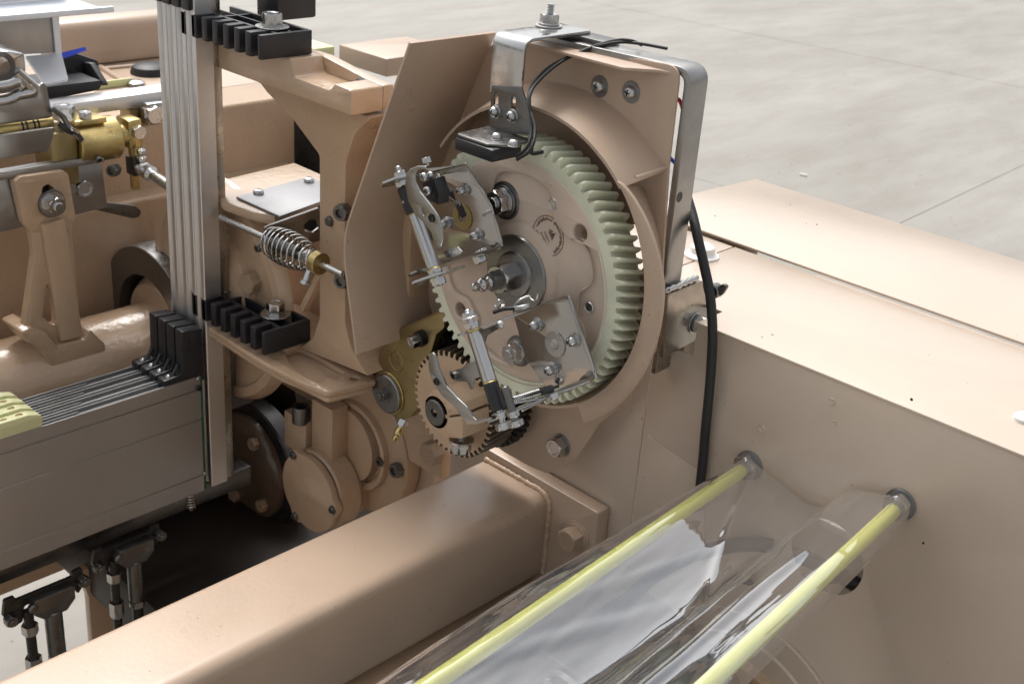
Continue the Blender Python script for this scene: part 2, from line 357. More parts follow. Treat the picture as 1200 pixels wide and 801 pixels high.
def inset(o): return o
X, Y, Z = Vector((1, 0, 0)), Vector((0, 1, 0)), Vector((0, 0, 1))

# ================================================================== THE SETTING: concrete yard floor
FZ = -950
ground = box('ground', (-150000, -150000, FZ-60), (150000, 150000, FZ-8), 'concrete', bev=0, base=(0, 0, FZ)); tag(ground, kind='structure')
ground['label'] = 'pale smooth concrete floor'
def clip_half(poly, p, n, off):
    out = []
    for i in range(len(poly)):
        a, b = Vector(poly[i]), Vector(poly[(i+1) % len(poly)]); da = (a-p).dot(n)-off; db = (b-p).dot(n)-off
        if da >= 0: out.append(tuple(a))
        if da*db < 0: out.append(tuple(a+(b-a)*(da/(da-db))))
    return out
jA = [at(800, 24, 2, FZ).to_2d(), at(1200, 103, 2, FZ).to_2d()]; jB = [at(1200, 193, 2, FZ).to_2d(), at(1058, 260, 2, FZ).to_2d()]
nA = Vector((-(jA[1]-jA[0]).y, (jA[1]-jA[0]).x)).normalized(); nB = Vector((-(jB[1]-jB[0]).y, (jB[1]-jB[0]).x)).normalized()
big = [(-150000, -150000), (150000, -150000), (150000, 150000), (-150000, 150000)]
for sA in (1, -1):
    pa = clip_half(big, jA[0], nA*sA, 3)
    far_side = (Vector((0, 0))-jA[0]).dot(nA*sA) < 0
    jC = at(1058, 276, 2, FZ).to_2d()                     # a joint hidden behind the machine; the slab under it is one piece
    strip_ = [] if far_side else clip_half(pa, jC, -nA*sA, 1.6)
    for pl in ([pa] if far_side else [clip_half(strip_, jB[0], nB, 1.6), clip_half(strip_, jB[0], -nB, 1.6), clip_half(pa, jC, nA*sA, 1.6)]):
        n_ = len(pl); mesh_obj('slab', [(x, y, FZ) for x, y in pl]+[(x, y, FZ-7) for x, y in pl],
                               [tuple(range(n_)), tuple(range(2*n_-1, n_-1, -1))]+[(i, (i+1) % n_, n_+(i+1) % n_, n_+i) for i in range(n_)], 'concrete', ground)
# small litter on the floor
for u, v, L_ in ((941, 205, 30), ):
    p = at(u, v, 2, FZ+5); tag(cyl('cigarette_butt', p-Vector((L_/2, 0, 0)), p+Vector((L_/2, 8, 0)), 4, 'white_pl', base=p), 'tiny cigarette end lying on the concrete beyond the white table top', 'litter')

# ================================================================== RIGHT HAND SIDE CABINET
TZ = -25
cab = thing('side_cabinet', 'tan painted steel side cabinet with pale flat top at the right', 'machine cabinet', (260, 100, TZ))
PY = 100
seam_top = at(764, 440, 1, PY); xs = seam_top.x
xs = (at(764, 440, 1, PY).x+at(735, 625, 1, PY).x)/2
hc = at(968, 652, 1, PY)
ext('front_panel', 1, PY, PY+3, [(xs+1, -700), (640, -700), (640, TZ-3), (142, TZ-3), (142, -62), (xs+1, -62)], 'cab_paint', cab, holes=[circ(hc.x, hc.z, 38, 40)], bev=.5)
ext('front_panel', 1, PY+1, PY+4, [(-60, -330), (xs-1, -700), (xs-1, TZ-30), (-60, TZ-30)], 'cab_paint', cab, bev=.5)
extpx('lower_panel', 1, PY-1.4, 1.3, [(759, 510), (826, 556), (822, 720), (728, 690)], 'cab_paint', cab, bev=.3)
# lower cover strip laid on the panel
g1 = at(820, 273, 2, TZ).y
ext('top_plate', 2, TZ-3, TZ, [(142, PY-1), (640, PY-1), (640, g1-4), (42, g1-4), (42, 141), (142, 141)], 'cab_paint', cab, bev=.7)
sx = at(850, 330, 2, TZ); sx2 = at(897, 308, 2, TZ)
box('top_plate', (-100, PY+2, TZ-3.2), (40, g1-4, TZ-.2), 'cab_paint', cab, bev=.7)
far = at(885, 212, 2, TZ); x0far = far.x
ext('top_plate', 2, TZ, TZ+3, [(x0far-8, g1+3), (640, g1+3), (640, far.y), (x0far, far.y), (-98, at(820, 228, 2, TZ).y)], 'cab_paint', cab, bev=.7)
box('inner_rail', (-90, g1-16, TZ-20), (640, g1+22, TZ-14), 'deep_shade', cab)
tube('rolled_edge', [(at(950, 325, 2, TZ).x, g1-2, TZ-4.5), (640, g1-2, TZ-4.5)], 4.2, 'cab_paint', cab, smooth=False)
p = at(915, 315, 2, TZ); q = at(952, 326, 2, TZ); box('light_strip', (p.x, g1-4, TZ-9), (q.x, g1+3, TZ-5), 'cream', cab, bev=.4)
box('side_panel', (-100, PY+6, -700), (-97, far.y-6, TZ-4), 'cab_paint', cab); box('side_panel', (637, PY+6, TZ-200), (640, far.y-6, TZ-4), 'cab_paint', cab)
box('rear_panel', (-96, far.y-6, TZ-90), (636, far.y-3, TZ-4), 'cab_paint', cab)
for lx_ in (-94, 600):
    for ly_ in (PY+8, far.y-46): box('leg', (lx_, ly_, FZ), (lx_+34, ly_+34, TZ-21), 'cab_paint', cab)
# dents / plugged screw heads on the front
for u, v, s in ((893, 502, 3.2), (975, 470, 3.0), (978, 495, 1.8)):
    p = at(u, v, 1, PY); lathe('dimple', p+Vector((0, -.4, 0)), -Y, [(0, .2), (s*.5, .3), (s, .9), (s*1.25, .2), (s*1.3, -.3)], 'cab_paint', cab, n=20)
rngn = random.Random(3)
for u, v in ((893, 395), (1068, 468), (1178, 370), (1160, 348), (945, 262), (957, 263), (838, 253), (926, 240), (1082, 636), (905, 392)):
    top = v < 420 and (v < 385 or u > 890); ax = 2 if v < 403 else 1
    p = at(u, v, ax, TZ+3 if (ax == 2 and v < 300) else (TZ if ax == 2 else PY))
    e = Vector((0, 0, .25)) if ax == 2 else Vector((0, -.25, 0))
    lathe('paint_chip', p-e, e, [(0, .5), (rngn.uniform(.5, 1.1), .5), (rngn.uniform(1.1, 1.7), 0)], 'black_steel', cab, n=9)
# dark drive parts seen through the round hole
tag(tube('black_hose', [at(820, 660, 1, 160), at(890, 640, 1, 150), at(935, 650, 1, 140), at(1000, 682, 1, 128), at(1060, 715, 1, 150), at(1100, 740, 1, 190)], 8, 'rubber', base=at(935, 650, 1, 140)),
    'black hose running behind the round hole in the tan panel', 'hose')
drum = thing('brass_drum', 'golden ringed drum seen through the round hole in the tan panel', 'drum', at(985, 700, 1, 175))
for k in range(5):
    ring('drum_ring', at(985, 705, 1, 150+9*k), Y, 34+2.5*(k % 2), 20, 6, 'brass_dull', drum)
tag(box('pale_block', at(900, 600, 1, 230)-Vector((10, 0, 60)), at(1010, 668, 1, 236)+Vector((60, 8, 30)), 'white_pl', base=at(960, 640, 1, 230)), 'pale plate behind the round hole in the tan panel', 'plate')
# white things on the top
p = at(822, 300, 2, TZ); knob = thing('plastic_plug', 'round white plastic cap on the pale top behind the black cable', 'cap', p)
lathe('dome', p, Z, [(19, 0), (19, 2), (17, 3), (14, 5), (13, 11), (9, 14), (0, 15)], 'white_pl', knob, n=40)
p = at(1200, 492, 2, TZ); tag(lathe('white_button', p, Z, [(9, 0), (9, 3), (7, 5), (0, 5.5)], 'white_pl', n=30, base=p), 'small white button at the right edge of the pale top', 'button')
# round bearing cover low on the panel
bc = at(868, 838, 1, PY); Rb = (at(966, 801, 1, PY)-bc).length
cov = thing('bearing_cover', 'round stepped tan cover low on the panel beside the near yellow rod', 'round cover', bc)
lathe('flange', (bc.x, PY-.3, bc.z), -Y, [(0, 0), (Rb, 0), (Rb, 3), (Rb-1.5, 4), (Rb*.80, 4), (Rb*.78, 6), (0, 6)], 'cab_paint', cov, n=72)
lathe('boss', (bc.x, PY-6, bc.z), -Y, [(0, 0), (Rb*.60, 0), (Rb*.58, 12), (Rb*.5, 14), (0, 14)], 'cast', cov, n=64)
lathe('seal', (bc.x, PY-20, bc.z), -Y, [(0, 0), (Rb*.42, 0), (Rb*.40, 9), (0, 9)], 'rubber', cov, n=48)

# ================================================================== SQUARE CROSS BEAM
bx0, bx1, bz1, bz0, by1 = -106, -2, -282, -374, 80
beam = thing('square_beam', 'thick tan square tube beam with welded end flange running to lower left', 'beam', (bx1, by1, bz0))
pl = fillet([(bx0, bz0-14), (bx1, bz0-14), (bx1, bz1), (bx0, bz1)], [8, 10, 17, 8], 8)
ext('tube', 1, -900, by1, pl, 'paint', beam, bev=.3, ang=60)
fa = at(701, 601, 1, by1); fl_top = bz1+10
fp = [at(578, 534, 1, by1), at(701, 601, 1, by1), at(693, 665, 1, by1), at(600, 700, 1, by1), at(540, 640, 1, by1)]
ext('flange', 1, by1, by1+19, fillet([(bx0-2, fa.z+3), (fa.x, fa.z), (fa.x+2, bz0-4), (fa.x-8, bz0-30), (bx0-2, bz0-30)], 3), 'paint', beam, bev=1.2)
random.seed(4); wp = []
for x, z in fillet([(bx0+4, bz1+1), (bx1+1, bz1+1), (bx1+1, bz0-12)], 17, 14, False):
    wp.append((x, z))
wd = []
for (a, b) in zip(wp, wp[1:]):
    n_ = max(1, int(hypot(b[0]-a[0], b[1]-a[1])/3)); wd += [(a[0]+(b[0]-a[0])*k/n_, a[1]+(b[1]-a[1])*k/n_) for k in range(n_)]
wd = [Vector((x+random.uniform(-.5, .5), by1-1.5+random.uniform(-.6, .6), z+random.uniform(-.4, .6))) for x, z in wd]
bm = bmesh.new(); tube_bm(bm, wd, 4, 8, lambda t: 3.6+1.5*noise.noise(Vector((t*45, 0, 0)))+.5*sin(t*190+3*noise.noise(Vector((t*20, 4, 0))))); bm_obj('weld_bead', bm, 'rough_cast', beam, 70)
p = at(676, 627, 1, by1); washer(p+Y*0, -Y, 18, 2, beam, 'paint', ri=6); washer(p-Y*2, -Y, 15.5, 1.6, beam, 'paint', ri=6); inst('bolt', 'hex_tan', p-Y*3.6, -Y, 24, 15, beam, roll=.3)

# ================================================================== THE GEAR GUARD
GC = Vector((-5, 0, 0)); BP = 60
guard = thing('gear_guard', 'open tan sheet metal guard wrapped round the big toothed wheel', 'gear guard', (0, BP, -150))
bpx = [(577, 50), (700, 60), (797, 78), (783, 197), (775, 330), (768, 410), (735, 470), (700, 498), (690, 515), (676, 535), (658, 549), (640, 554), (620, 546), (590, 529), (550, 500), (511, 385), (497, 335), (508, 250), (520, 150)]
pl = [two(1, at(u, v, 1, BP)) for u, v in bpx]
hol = at(742, 292, 1, BP)
ext('back_plate', 1, BP, BP+3, fillet(pl, 14), 'paint', guard, holes=[circ(hol.x, hol.z, 17, 28, ry=24)], bev=.6)
# side flap: bent sheet, extruded towards the camera
FY = -50
fr = [at(u, v, 1, FY) for u, v in ((480, 50), (442, 160), (405, 268), (402.5, 300), (417, 415))]
prof = fillet([(p.x, p.z) for p in fr], [0, 0, 140, 140, 0], 8, False)
ext('side_flap', 1, FY, BP+3, offset_strip(prof, 3), 'paint', guard, bev=.8, ang=25)
# the sheet joining the flap to the back plate top corner
ftop = fr[0]
# top flange
tz = at(700, 62, 1, BP).z
ext('top_flange', 2, tz-3, tz, fillet([(at(600, 50, 1, BP).x, BP+3), (at(600, 50, 1, BP).x, BP-26), (at(730, 80, 1, BP-26).x, BP-26), (at(775, 74, 1, BP).x, BP-4), (at(797, 78, 1, BP).x, BP+3)], 4), 'paint', guard, bev=.8)
def band(name, y0, c0, r0, y1, c1, r1, a0, a1, t, m, parent, n=90):
    v, f = [], []
    for j in range(n+1):
        a = radians(a0+(a1-a0)*j/n); e = (cos(a), sin(a))
        for (y, c, r) in ((y0, c0, r0), (y1, c1, r1), (y1, c1, r1+t), (y0, c0, r0+t)): v.append((c[0]+e[0]*r, y, c[1]+e[1]*r))
    for j in range(n):
        for k in range(4): f.append((j*4+k, j*4+(k+1) % 4, j*4+4+(k+1) % 4, j*4+4+k))
    f += [(0, 1, 2, 3), (n*4+3, n*4+2, n*4+1, n*4)]
    return mesh_obj(name, v, f, m, parent, 40)
rc = (-7, 12.6)
band('ring_band', 10, rc, 146, BP, (-9, 12), 160, 43, 147, 3, 'paint', guard)
band('lower_ring_band', 12, rc, 149, BP, (-12, 10), 132, -112, 43, 3, 'paint', guard)
def sector(c, ri, ro, a0, a1, n=60, taper=0):
    A = [radians(a0+(a1-a0)*k/n) for k in range(n+1)]
    o = [(c[0]+cos(a)*(ri+(ro-ri)*min(1, (k/n)/taper if taper else 1)**.6), c[1]+sin(a)*(ri+(ro-ri)*min(1, (k/n)/taper if taper else 1)**.6)) for k, a in enumerate(A)]
    i_ = [(c[0]+cos(a)*ri, c[1]+sin(a)*ri) for a in A[::-1]]
    return o+i_
def pang(u, v, y, c): p = at(u, v, 1, y); return math.degrees(atan2(p.z-c[1], p.x-c[0]))
aS = pang(724, 212, 10, rc); aE = pang(680, 480, 10, rc)
ext('ring_flange', 1, 8, 12, sector(rc, 149, 170, aS, aE, 80, .35), 'paint', guard, bev=.9, ang=50)
p = at(738, 211, 1, 30); q = at(783, 197, 1, BP); p2 = at(745, 208, 1, 12)
tube('seam_bead', [Vector((p2.x, 12, p2.z)), Vector((q.x-3, BP, q.z))], 1.6, 'paint', guard, smooth=False)
for u, v in ((703, 101), (740, 108)):
    p = at(u, v, 1, BP); washer(p, -Y, 10, 1.2, guard, 'grey_disc', ri=3); inst('screw', 'pan', p-Y*1.2, -Y, 12, 5.5, guard, roll=.6)
p = at(658, 521, 1, BP); washer(p, -Y, 12.5, 1.5, guard, 'grey_disc', ri=4); inst('bolt', 'hex', p-Y*1.5, -Y, 19, 12, guard, roll=.2)
p = at(703, 468, 1, BP)
# red and blue lead stubs behind the plate
tag(tube('red_wire', [at(770, 108, 1, BP+14), at(789, 115, 1, BP+12), at(797, 119, 1, BP+14), at(803, 140, 1, BP+20)], 1.8, 'red', base=at(789, 115, 1, BP+12)), 'short red wire passing between the guard and the steel strap', 'wire')
tag(tube('blue_wire', [at(778, 180, 1, BP+14), at(784, 184, 1, BP+12), at(788, 188, 1, BP+14), at(800, 200, 1, BP+20)], 1.8, 'blue', base=at(784, 184, 1, BP+12)), 'short blue wire passing between the guard and the steel strap', 'wire')

# ================================================================== STEEL STRAP FRAME
SY0, SY1 = 66, 96
strap = thing('steel_strap', 'bent flat steel strap over the gear guard with welded foot plate', 'bracket', (125, SY0, 0))
a = at(800, 86, 1, SY0); b = at(775, 332, 1, SY0); t0 = at(622, 52, 1, SY0)
sx_ = (a.x+b.x)/2+3.5; zt = a.z+2
bent('strap_bar', 1, SY0, SY1, [(t0.x+2, zt), (sx_, zt), (sx_, b.z-6)], 7, 'grey_steel', strap, r=13, bev=.8)
p = at(797, 231, 0, sx_+3.5)
lathe('drilled_hole', p-X*.2, X, [(0, .28), (4.4, .3), (4.7, .5), (5, .2)], 'black_steel', strap, n=24)
fx = sx_+6
fpx = [(776, 343), (821, 329), (828, 331), (837, 392), (826, 394), (772, 417)]
extpx('foot_plate', 0, sx_+5, 6, fpx, 'weld_steel', strap, bev=.9)
wd = [at(776+45*k/18, 342-15*k/18, 0, sx_+8)+Vector((random.uniform(-.5, .5), 0, random.uniform(-.6, .6))) for k in range(19)]
bm = bmesh.new(); tube_bm(bm, wd, 3, 8, lambda t: 3+.7*sin(t*75)); bm_obj('weld_bead', bm, 'steel', strap, 70)
extpx('lower_tab', 0, sx_-4, 6, [(772, 380), (792, 372), (790, 425), (764, 436)], 'weld_steel', strap, bev=.9)
p = at(818, 380, 0, fx+5); washer(p, X, 11, 1.5, strap, 'zinc', ri=4); washer(p+X*1.5, X, 9, 2, strap, 'dark_steel', ri=4); inst('bolt', 'hex', p+X*3.5, X, 15, 10, strap, roll=.2)
strap.rotation_euler.z = radians(5)
wn = thing('wing_nut', 'small steel wing nut beside the black cable above the foot plate', 'wing nut', at(836, 343, 1, 90))
p = at(834, 342, 1, 92); cyl('hub', p-Y*0, p+Y*10, 7, 'dark_steel', wn, ch=1)
for s in (1, -1):
    pl = fillet([(p.x, p.z-4), (p.x+s*9, p.z-5+s*3), (p.x+s*14, p.z+6+s*3), (p.x+s*9, p.z+8+s*3), (p.x+s*3, p.z+5)], 5)
    ext('wing', 1, p.y+3, p.y+7, pl, 'dark_steel', wn, bev=1)

# ================================================================== SENSOR BRACKET
SV = -8
sb = thing('sensor_bracket', 'bent steel bracket bolted on top of the strap holding a black sensor', 'bracket', at(645, 35, 1, SY0+15))
vt = at(598, 44, 1, SV); x0, x1 = at(579, 45, 1, SV).x, at(616, 50, 1, SV).x
zb = at(590, 112, 1, SV).z; topz = zt+3.6+6.5
bent('upper_bracket', 0, x0, x1, [(SV, zb), (SV, topz), (at(684, 36, 2, topz).y, topz)], 3.4, 'steel', sb, r=11, bev=.6)
p = Vector((at(645, 26, 1, (SY0+SY1)/2-6).x, (SY0+SY1)/2-6, topz+1.8)); p.x = at(643, 31, 2, topz+1.8).x; p.y = at(643, 31, 2, topz+1.8).y
washer(p, Z, 13, 1.6, sb); washer(p+Z*1.6, Z, 10, 2, sb); inst('nut', 'hex', p+Z*3.6, Z, 16, 8, sb, roll=.3)
lathe('stud', p+Z*11, Z, [(0, 0)]+[(4.2-(.7 if k % 2 else 0), k*.7) for k in range(15)]+[(0, 10.4)], 'steel', sb, n=20)
# slotted lower plate in front, tilted, with turned up foot
L0 = at(576, 100, 1, SV-3.5); ly = SV-3.5
lpx = [(576, 100), (610, 102), (612, 108), (619, 125), (626, 158), (572, 156), (574, 130)]
hp = [[(u+x, v+y) for x, y in ((-2.6, -8), (0, -10.5), (2.6, -8), (2.6, 8), (0, 10.5), (-2.6, 8))] for u, v in ((581, 119), (601.5, 123))]
extpx('slotted_plate', 1, ly, 2.6, lpx, 'dark_steel', sb, hpx=hp, bev=.5, r=3)
foot = [at(572, 155, 1, ly), at(626, 157, 1, ly)]
zf = at(598, 156, 1, ly).z
ext('foot', 2, zf-2.6, zf, fillet([(foot[0].x, ly+2), (foot[1].x-6, ly+2), (foot[1].x-2, ly-8), (foot[1].x-4, ly-30), (foot[1].x-16, ly-44), (foot[0].x+2, ly-44)], 5), 'dark_steel', sb, bev=.5)
for u, v in ((581, 131), (601, 136)):
    p = at(u, v, 1, ly); washer(p, -Y, 6.4, .8, sb, ri=3); inst('screw', 'pan', p-Y*.8, -Y, 10.5, 6, sb, roll=.3)
for u, v in ((582, 163), (602, 171)):
    p = at(u, v, 2, zf); washer(p, Z, 6, .8, sb, ri=3); inst('screw', 'pan', p+Z*.8, Z, 10, 5.5, sb, roll=.9)
box('packing_plate', (x0+4, SY0-2, zt+3.7), (x1+30, SY1-8, topz-1.8), 'dark_steel', sb, bev=.4)
sen = box('sensor_block', (foot[0].x+3, ly-46, zf-15), (foot[1].x-6, ly-8, zf-3), 'black', sb, bev=2)
# sensor cable: two thin leads
cb = thing('sensor_cable', 'pair of thin black leads looping from the sensor over the strap', 'cable', at(620, 150, 1, -10))
pA = [(606, 187, -45), (622, 175, -45), (627, 150, -32), (619, 118, -20), (627, 95, 0), (650, 75, 30), (690, 58, 56), (722, 50, 68), (748, 51, 76), (782, 57, 84)]
pB = [(605, 184, -42), (618, 172, -42), (623, 148, -30), (621, 112, -20), (636, 90, 4), (662, 70, 35), (698, 54, 60), (725, 47, 70), (740, 48, 74), (752, 53, 84)]
tube('lead', [at(u, v, 1, y) for u, v, y in pA], 1.55, 'rubber', cb, n=10)
tube('lead', [at(u, v, 1, y) for u, v, y in pB], 1.55, 'rubber', cb, n=10)
tw = [at(624+1.5*sin(k*1.3), 160+k*4, 1, -30) for k in range(6)]; tube('cable_tie', tw+[at(636, 178, 1, -28)], 1.8, 'rubber', cb, n=8)

# thick black cable hanging in front of the cabinet
pc = [(800, 215, 120), (811, 250, 104), (818, 280, 92), (826, 315, 88), (832, 345, 86), (835, 385, 86), (834, 420, 88), (831, 460, 90), (827, 500, 92), (823, 545, 93), (818, 590, 93)]
tag(tube('black_cable', [at(u, v, 1, y) for u, v, y in pc], 4.7, 'rubber', n=18, base=at(835, 385, 1, 86)), 'thick black cable hanging down in front of the tan panel', 'cable')

# ================================================================== BIG GEAR WHEEL
gear = thing('spur_gear', 'big wheel with greenish nylon toothed rim and tan disc in the guard', 'gear wheel', GC)
def gearmesh(name, c, y0, y1, rr, rt, N_, twist, bore, m, parent, ph=0, ch=2.2, w0=.30, w1=.13):
    fr_ = [(-.5, 0), (-w0, 0), (-w0*.6-w1*.4, .5), (-w1, .93), (-w1*.7, 1), (w1*.7, 1), (w1, .93), (w0*.6+w1*.4, .5), (w0, 0)]
    K = N_*len(fr_); bm = bmesh.new(); rows = []
    ys = [(y0, -ch), (y0+ch, 0), (y0+(y1-y0)*.33, 0), (y0+(y1-y0)*.66, 0), (y1-ch, 0), (y1, -ch)]
    for y, d in ys:
        tw_ = twist*(y-y0)/(y1-y0); row = []
        for j in range(N_):
            for f_, h_ in fr_:
                a_ = 2*pi*(j+f_)/N_+ph+tw_; r_ = rr+(rt-rr)*h_+(d if h_ > .4 else 0)*h_
                row.append(bm.verts.new((c.x+r_*cos(a_), y, c.z+r_*sin(a_))))
        rows.append(row)
    ib = [[bm.verts.new((c.x+bore*cos(atan2(v.co.z-c.z, v.co.x-c.x)), y, c.z+bore*sin(atan2(v.co.z-c.z, v.co.x-c.x)))) for v in rows[0]] for y in (y0, y1)]
    rows = [ib[0]]+rows+[ib[1]]
    for a_, b_ in zip(rows, rows[1:]+[rows[0]]):
        for k in range(K): bm.faces.new((a_[k], a_[(k+1) % K], b_[(k+1) % K], b_[k]))
    return bm_obj(name, bm, m, parent, 35)
gearmesh('toothed_rim', GC, 0, 34, 123.5, 132.5, 75, -radians(4.0), 110, 'nylon', gear, ch=2.4)
holes_px = [(680, 273, 8.5), (540, 363, 8)]
hc_ = [(at(u, v, 1, 0), r) for u, v, r in holes_px]; hl = [circ(p.x, p.z, r, 24) for p, r in hc_]
lobes = [math.degrees(atan2(at(u, v, 1, 0).z, at(u, v, 1, 0).x+5)) for u, v in ((666, 256), (692, 362), (541, 372), (560, 215), (625, 440))]
def lobed(r0, dep, wdt):
    out = []
    for k in range(240):
        a_ = 1.5*k; s_ = 0
        for l in lobes:
            dd_ = abs((a_-l+180) % 360-180)/wdt; s_ = max(s_, 1/(1+dd_**6))
        r_ = r0-dep*s_; out.append((GC.x+r_*cos(radians(a_)), GC.z+r_*sin(radians(a_))))
    return out
ext('disc_rim', 1, -1, 6, circ(GC.x, 0, 113.6, 140), 'disc', gear, holes=[lobed(99, 20, 13)]+hl, bev=1.4, ang=50)
ext('disc', 1, 3, 20, circ(GC.x, 0, 113, 120), 'disc', gear, holes=hl, bev=.5)
lathe('hub_boss', GC+Y*3.2, -Y, [(52, 0), (50, 2), (47, 3.4), (0, 3.6)], 'disc', gear, n=72)
lathe('hub_washer', GC-Y*.4, -Y, [(0, 0), (38.5, 0), (39, 1), (38, 2.6), (23, 3.2), (22, 5.5), (20, 6.2), (0, 6.2)], 'grey_disc', gear, n=72)
inst('hub_nut', 'hex', GC-Y*6.5, -Y, 26, 21, gear, roll=.15)
inst('lock_nut', 'nut_dark', GC-Y*27.5, -Y, 17, 9, gear, roll=.5)
lathe('grease_nipple', GC-Y*36, -Y, [(6, 0), (6, 3), (4.2, 5), (4.2, 8), (6.6, 9.5), (6.8, 12.5), (5, 15), (3, 16), (3, 18), (4.4, 19.5), (4.2, 22), (2, 24), (0, 24)], 'steel', gear, n=24)
for u, v, r in ((648, 239.5, 5.6), (690, 360, 5.2)):
    p = at(u, v, 1, -1); lathe('rivet', p+Y*.2, -Y, [(r, 0), (r-.5, .8), (r-1.2, .3), (0, .1)], 'zinc', gear, n=28)
for u, v, s_ in ((592, 235, 1.0), (608, 411, .85)):
    p = at(u, v, 1, 3); lathe('nut_seat', p, -Y, [(19*s_, 0), (18*s_, 2), (0, 2)], 'dark_steel', gear, n=40)
    washer(p-Y*1.5, -Y, 15.5*s_, 2, gear, 'grey_disc', ri=4); washer(p-Y*3.5, -Y, 13.5*s_, 1.6, gear, 'steel', ri=4); inst('nut', 'nut', p-Y*5.1, -Y, 22*s_, 11*s_, gear, roll=.4)
# printed round stamp
sc = at(640, 277, 1, 0); yst = 2.6
st = ext('printed_stamp', 1, yst-.12, yst+.1, circ(sc.x, sc.z, 19.6, 60), 'ink', gear, holes=[circ(sc.x, sc.z, 18.9, 60)], bev=.02)
bm = bmesh.new(); rs = random.Random(11)
def mark(a_, r_, w_, h_):                     # one small upright stroke on the ring of lettering
    e = Vector((cos(a_), 0, sin(a_))); f_ = Vector((-sin(a_), 0, cos(a_))); c_ = Vector((sc.x, yst-.1, sc.z))+e*r_
    q_ = [c_+f_*w_+e*h_, c_-f_*w_+e*h_, c_-f_*w_-e*h_, c_+f_*w_-e*h_]
    vs1 = [bm.verts.new(x) for x in q_]+[bm.verts.new(x+Y*.15) for x in q_]
    for f in ((0, 1, 2, 3), (0, 1, 5, 4), (1, 2, 6, 5), (2, 3, 7, 6), (3, 0, 4, 7)): bm.faces.new([vs1[i] for i in f])
for k in range(60):
    a_ = radians(-55+k*3.6)
    if 34 < k < 37: continue
    mark(a_, 16+rs.uniform(-.8, .8), .28, rs.uniform(.5, 1.7)); 
    if k % 2: mark(a_+.02, 16+rs.uniform(-1.2, 1.2), .55, .25)
for row in range(3):
    for k in range((7, 9, 14)[row]):
        b_ = Vector((-.66, 0, .75)); n_ = Vector((.75, 0, .66)); c_ = Vector((sc.x, yst-.1, sc.z))+n_*(-2-4.4*row)+b_*(k-(3, 4, 6.5)[row])*1.6
        e = n_*rs.uniform(.6, 1.4); f_ = b_*.35
        q_ = [c_+e+f_, c_+e-f_, c_-e-f_, c_-e+f_]; vs1 = [bm.verts.new(x) for x in q_]+[bm.verts.new(x+Y*.15) for x in q_]
        for f in ((0, 1, 2, 3), (0, 1, 5, 4), (1, 2, 6, 5), (2, 3, 7, 6), (3, 0, 4, 7)): bm.faces.new([vs1[i] for i in f])
for tri in (((-2, 3), (8, 2), (5, 8)), ((-3, 5), (1, 4.5), (1.5, 9)), ((2, 6), (5, 5.5), (4.5, 11))):
    b_ = Vector((.66, 0, -.75)); n_ = Vector((.75, 0, .66)); q_ = [Vector((sc.x, yst-.1, sc.z))+b_*a_+n_*h_-b_*2 for a_, h_ in tri]
    vs1 = [bm.verts.new(x) for x in q_]+[bm.verts.new(x+Y*.15) for x in q_]
    for f in ((0, 1, 2), (0, 1, 4, 3), (1, 2, 5, 4), (2, 0, 3, 5)): bm.faces.new([vs1[i] for i in f])
bm_obj('printed_lettering', bm, 'ink', gear)

# ================================================================== PINION
PC = Vector((-78, -6, -172))
pin = thing('pinion', 'small tan toothed wheel with split clamp hub under the big wheel', 'gear wheel', PC)
tw_o = gearmesh('toothed_wheel', PC, -6, 34, 54, 59.5, 44, radians(6), 12, 'gear_tan', pin, ch=1.2, w0=.26, w1=.15)
tw_o.data.materials.append(M['grease'])          # greased flanks and roots, clean painted face
for f_ in tw_o.data.polygons:
    if abs(f_.normal.y) < .35: f_.material_index = 1
hy = -44
up = [two(1, at(u, v, 1, hy)) for u, v in ((498, 468), (506, 458), (519, 456), (541, 472), (542, 485), (524, 487), (511, 480), (497, 480))]
lo_ = [two(1, at(u, v, 1, hy)) for u, v in ((497, 482), (511, 482), (524, 489.5), (542, 487.5), (542, 514), (522, 512), (503, 500))]
ext('clamp_half', 1, hy, -6, fillet(up, 3), 'gear_tan', pin, bev=1); ext('clamp_half', 1, hy, -6, fillet(lo_, 3), 'gear_tan', pin, bev=1)
p = at(510, 483, 1, hy-1); lathe('hub', Vector((p.x, -6, p.z)), -Y, [(19, 0), (19, -hy-6-2), (17.5, -hy-6), (0, -hy-6)], 'gear_tan', pin, n=48)
lathe('shaft_end', p-Y*.2, -Y, [(0, -6), (14.2, -2), (14.2, 1), (13.2, 1.8), (4.6, 1.8), (3.8, -2), (0, -3)], 'dark_steel', pin, n=48)
p = at(541, 514, 1, -26); washer(p, -Z, 13, 2, pin); washer(p-Z*2, -Z, 11, 1.6, pin); inst('clamp_bolt', 'hex', p-Z*3.6, -Z, 19, 11, pin, roll=.3)
# dark chain wheel right behind the pinion
cw = thing('black_gear', 'black greasy toothed wheel half hidden behind the tan pinion', 'gear wheel', PC+Y*45)
gearmesh('toothed_wheel', PC+Vector((8, 0, -2)), 37, 50, 52, 57, 40, 0, 14, 'black_steel', cw, ph=.05, ch=1)
c2 = at(520, 388, 1, 30)
cp = thing('black_coupling', 'black toothed coupling between the brass lever and the big wheel', 'coupling', c2)
gearmesh('toothed_wheel', Vector((c2.x-14, 0, c2.z-16)), 37, 46, 22, 27, 20, 0, 8, 'black_steel', cp)
p = at(489, 398, 1, 5); q = at(512, 388, 1, 30)
cyl('barrel', p, q, 9, 'black_steel', cp); ring('collar', p+(q-p)*.55, (q-p), 11, 6, 5, 'dark_steel', cp); ring('collar', p+(q-p)*.85, (q-p), 13, 6, 3, 'steel', cp)
inst('bolt', 'hex', p, -(q-p), 13, 9, cp)

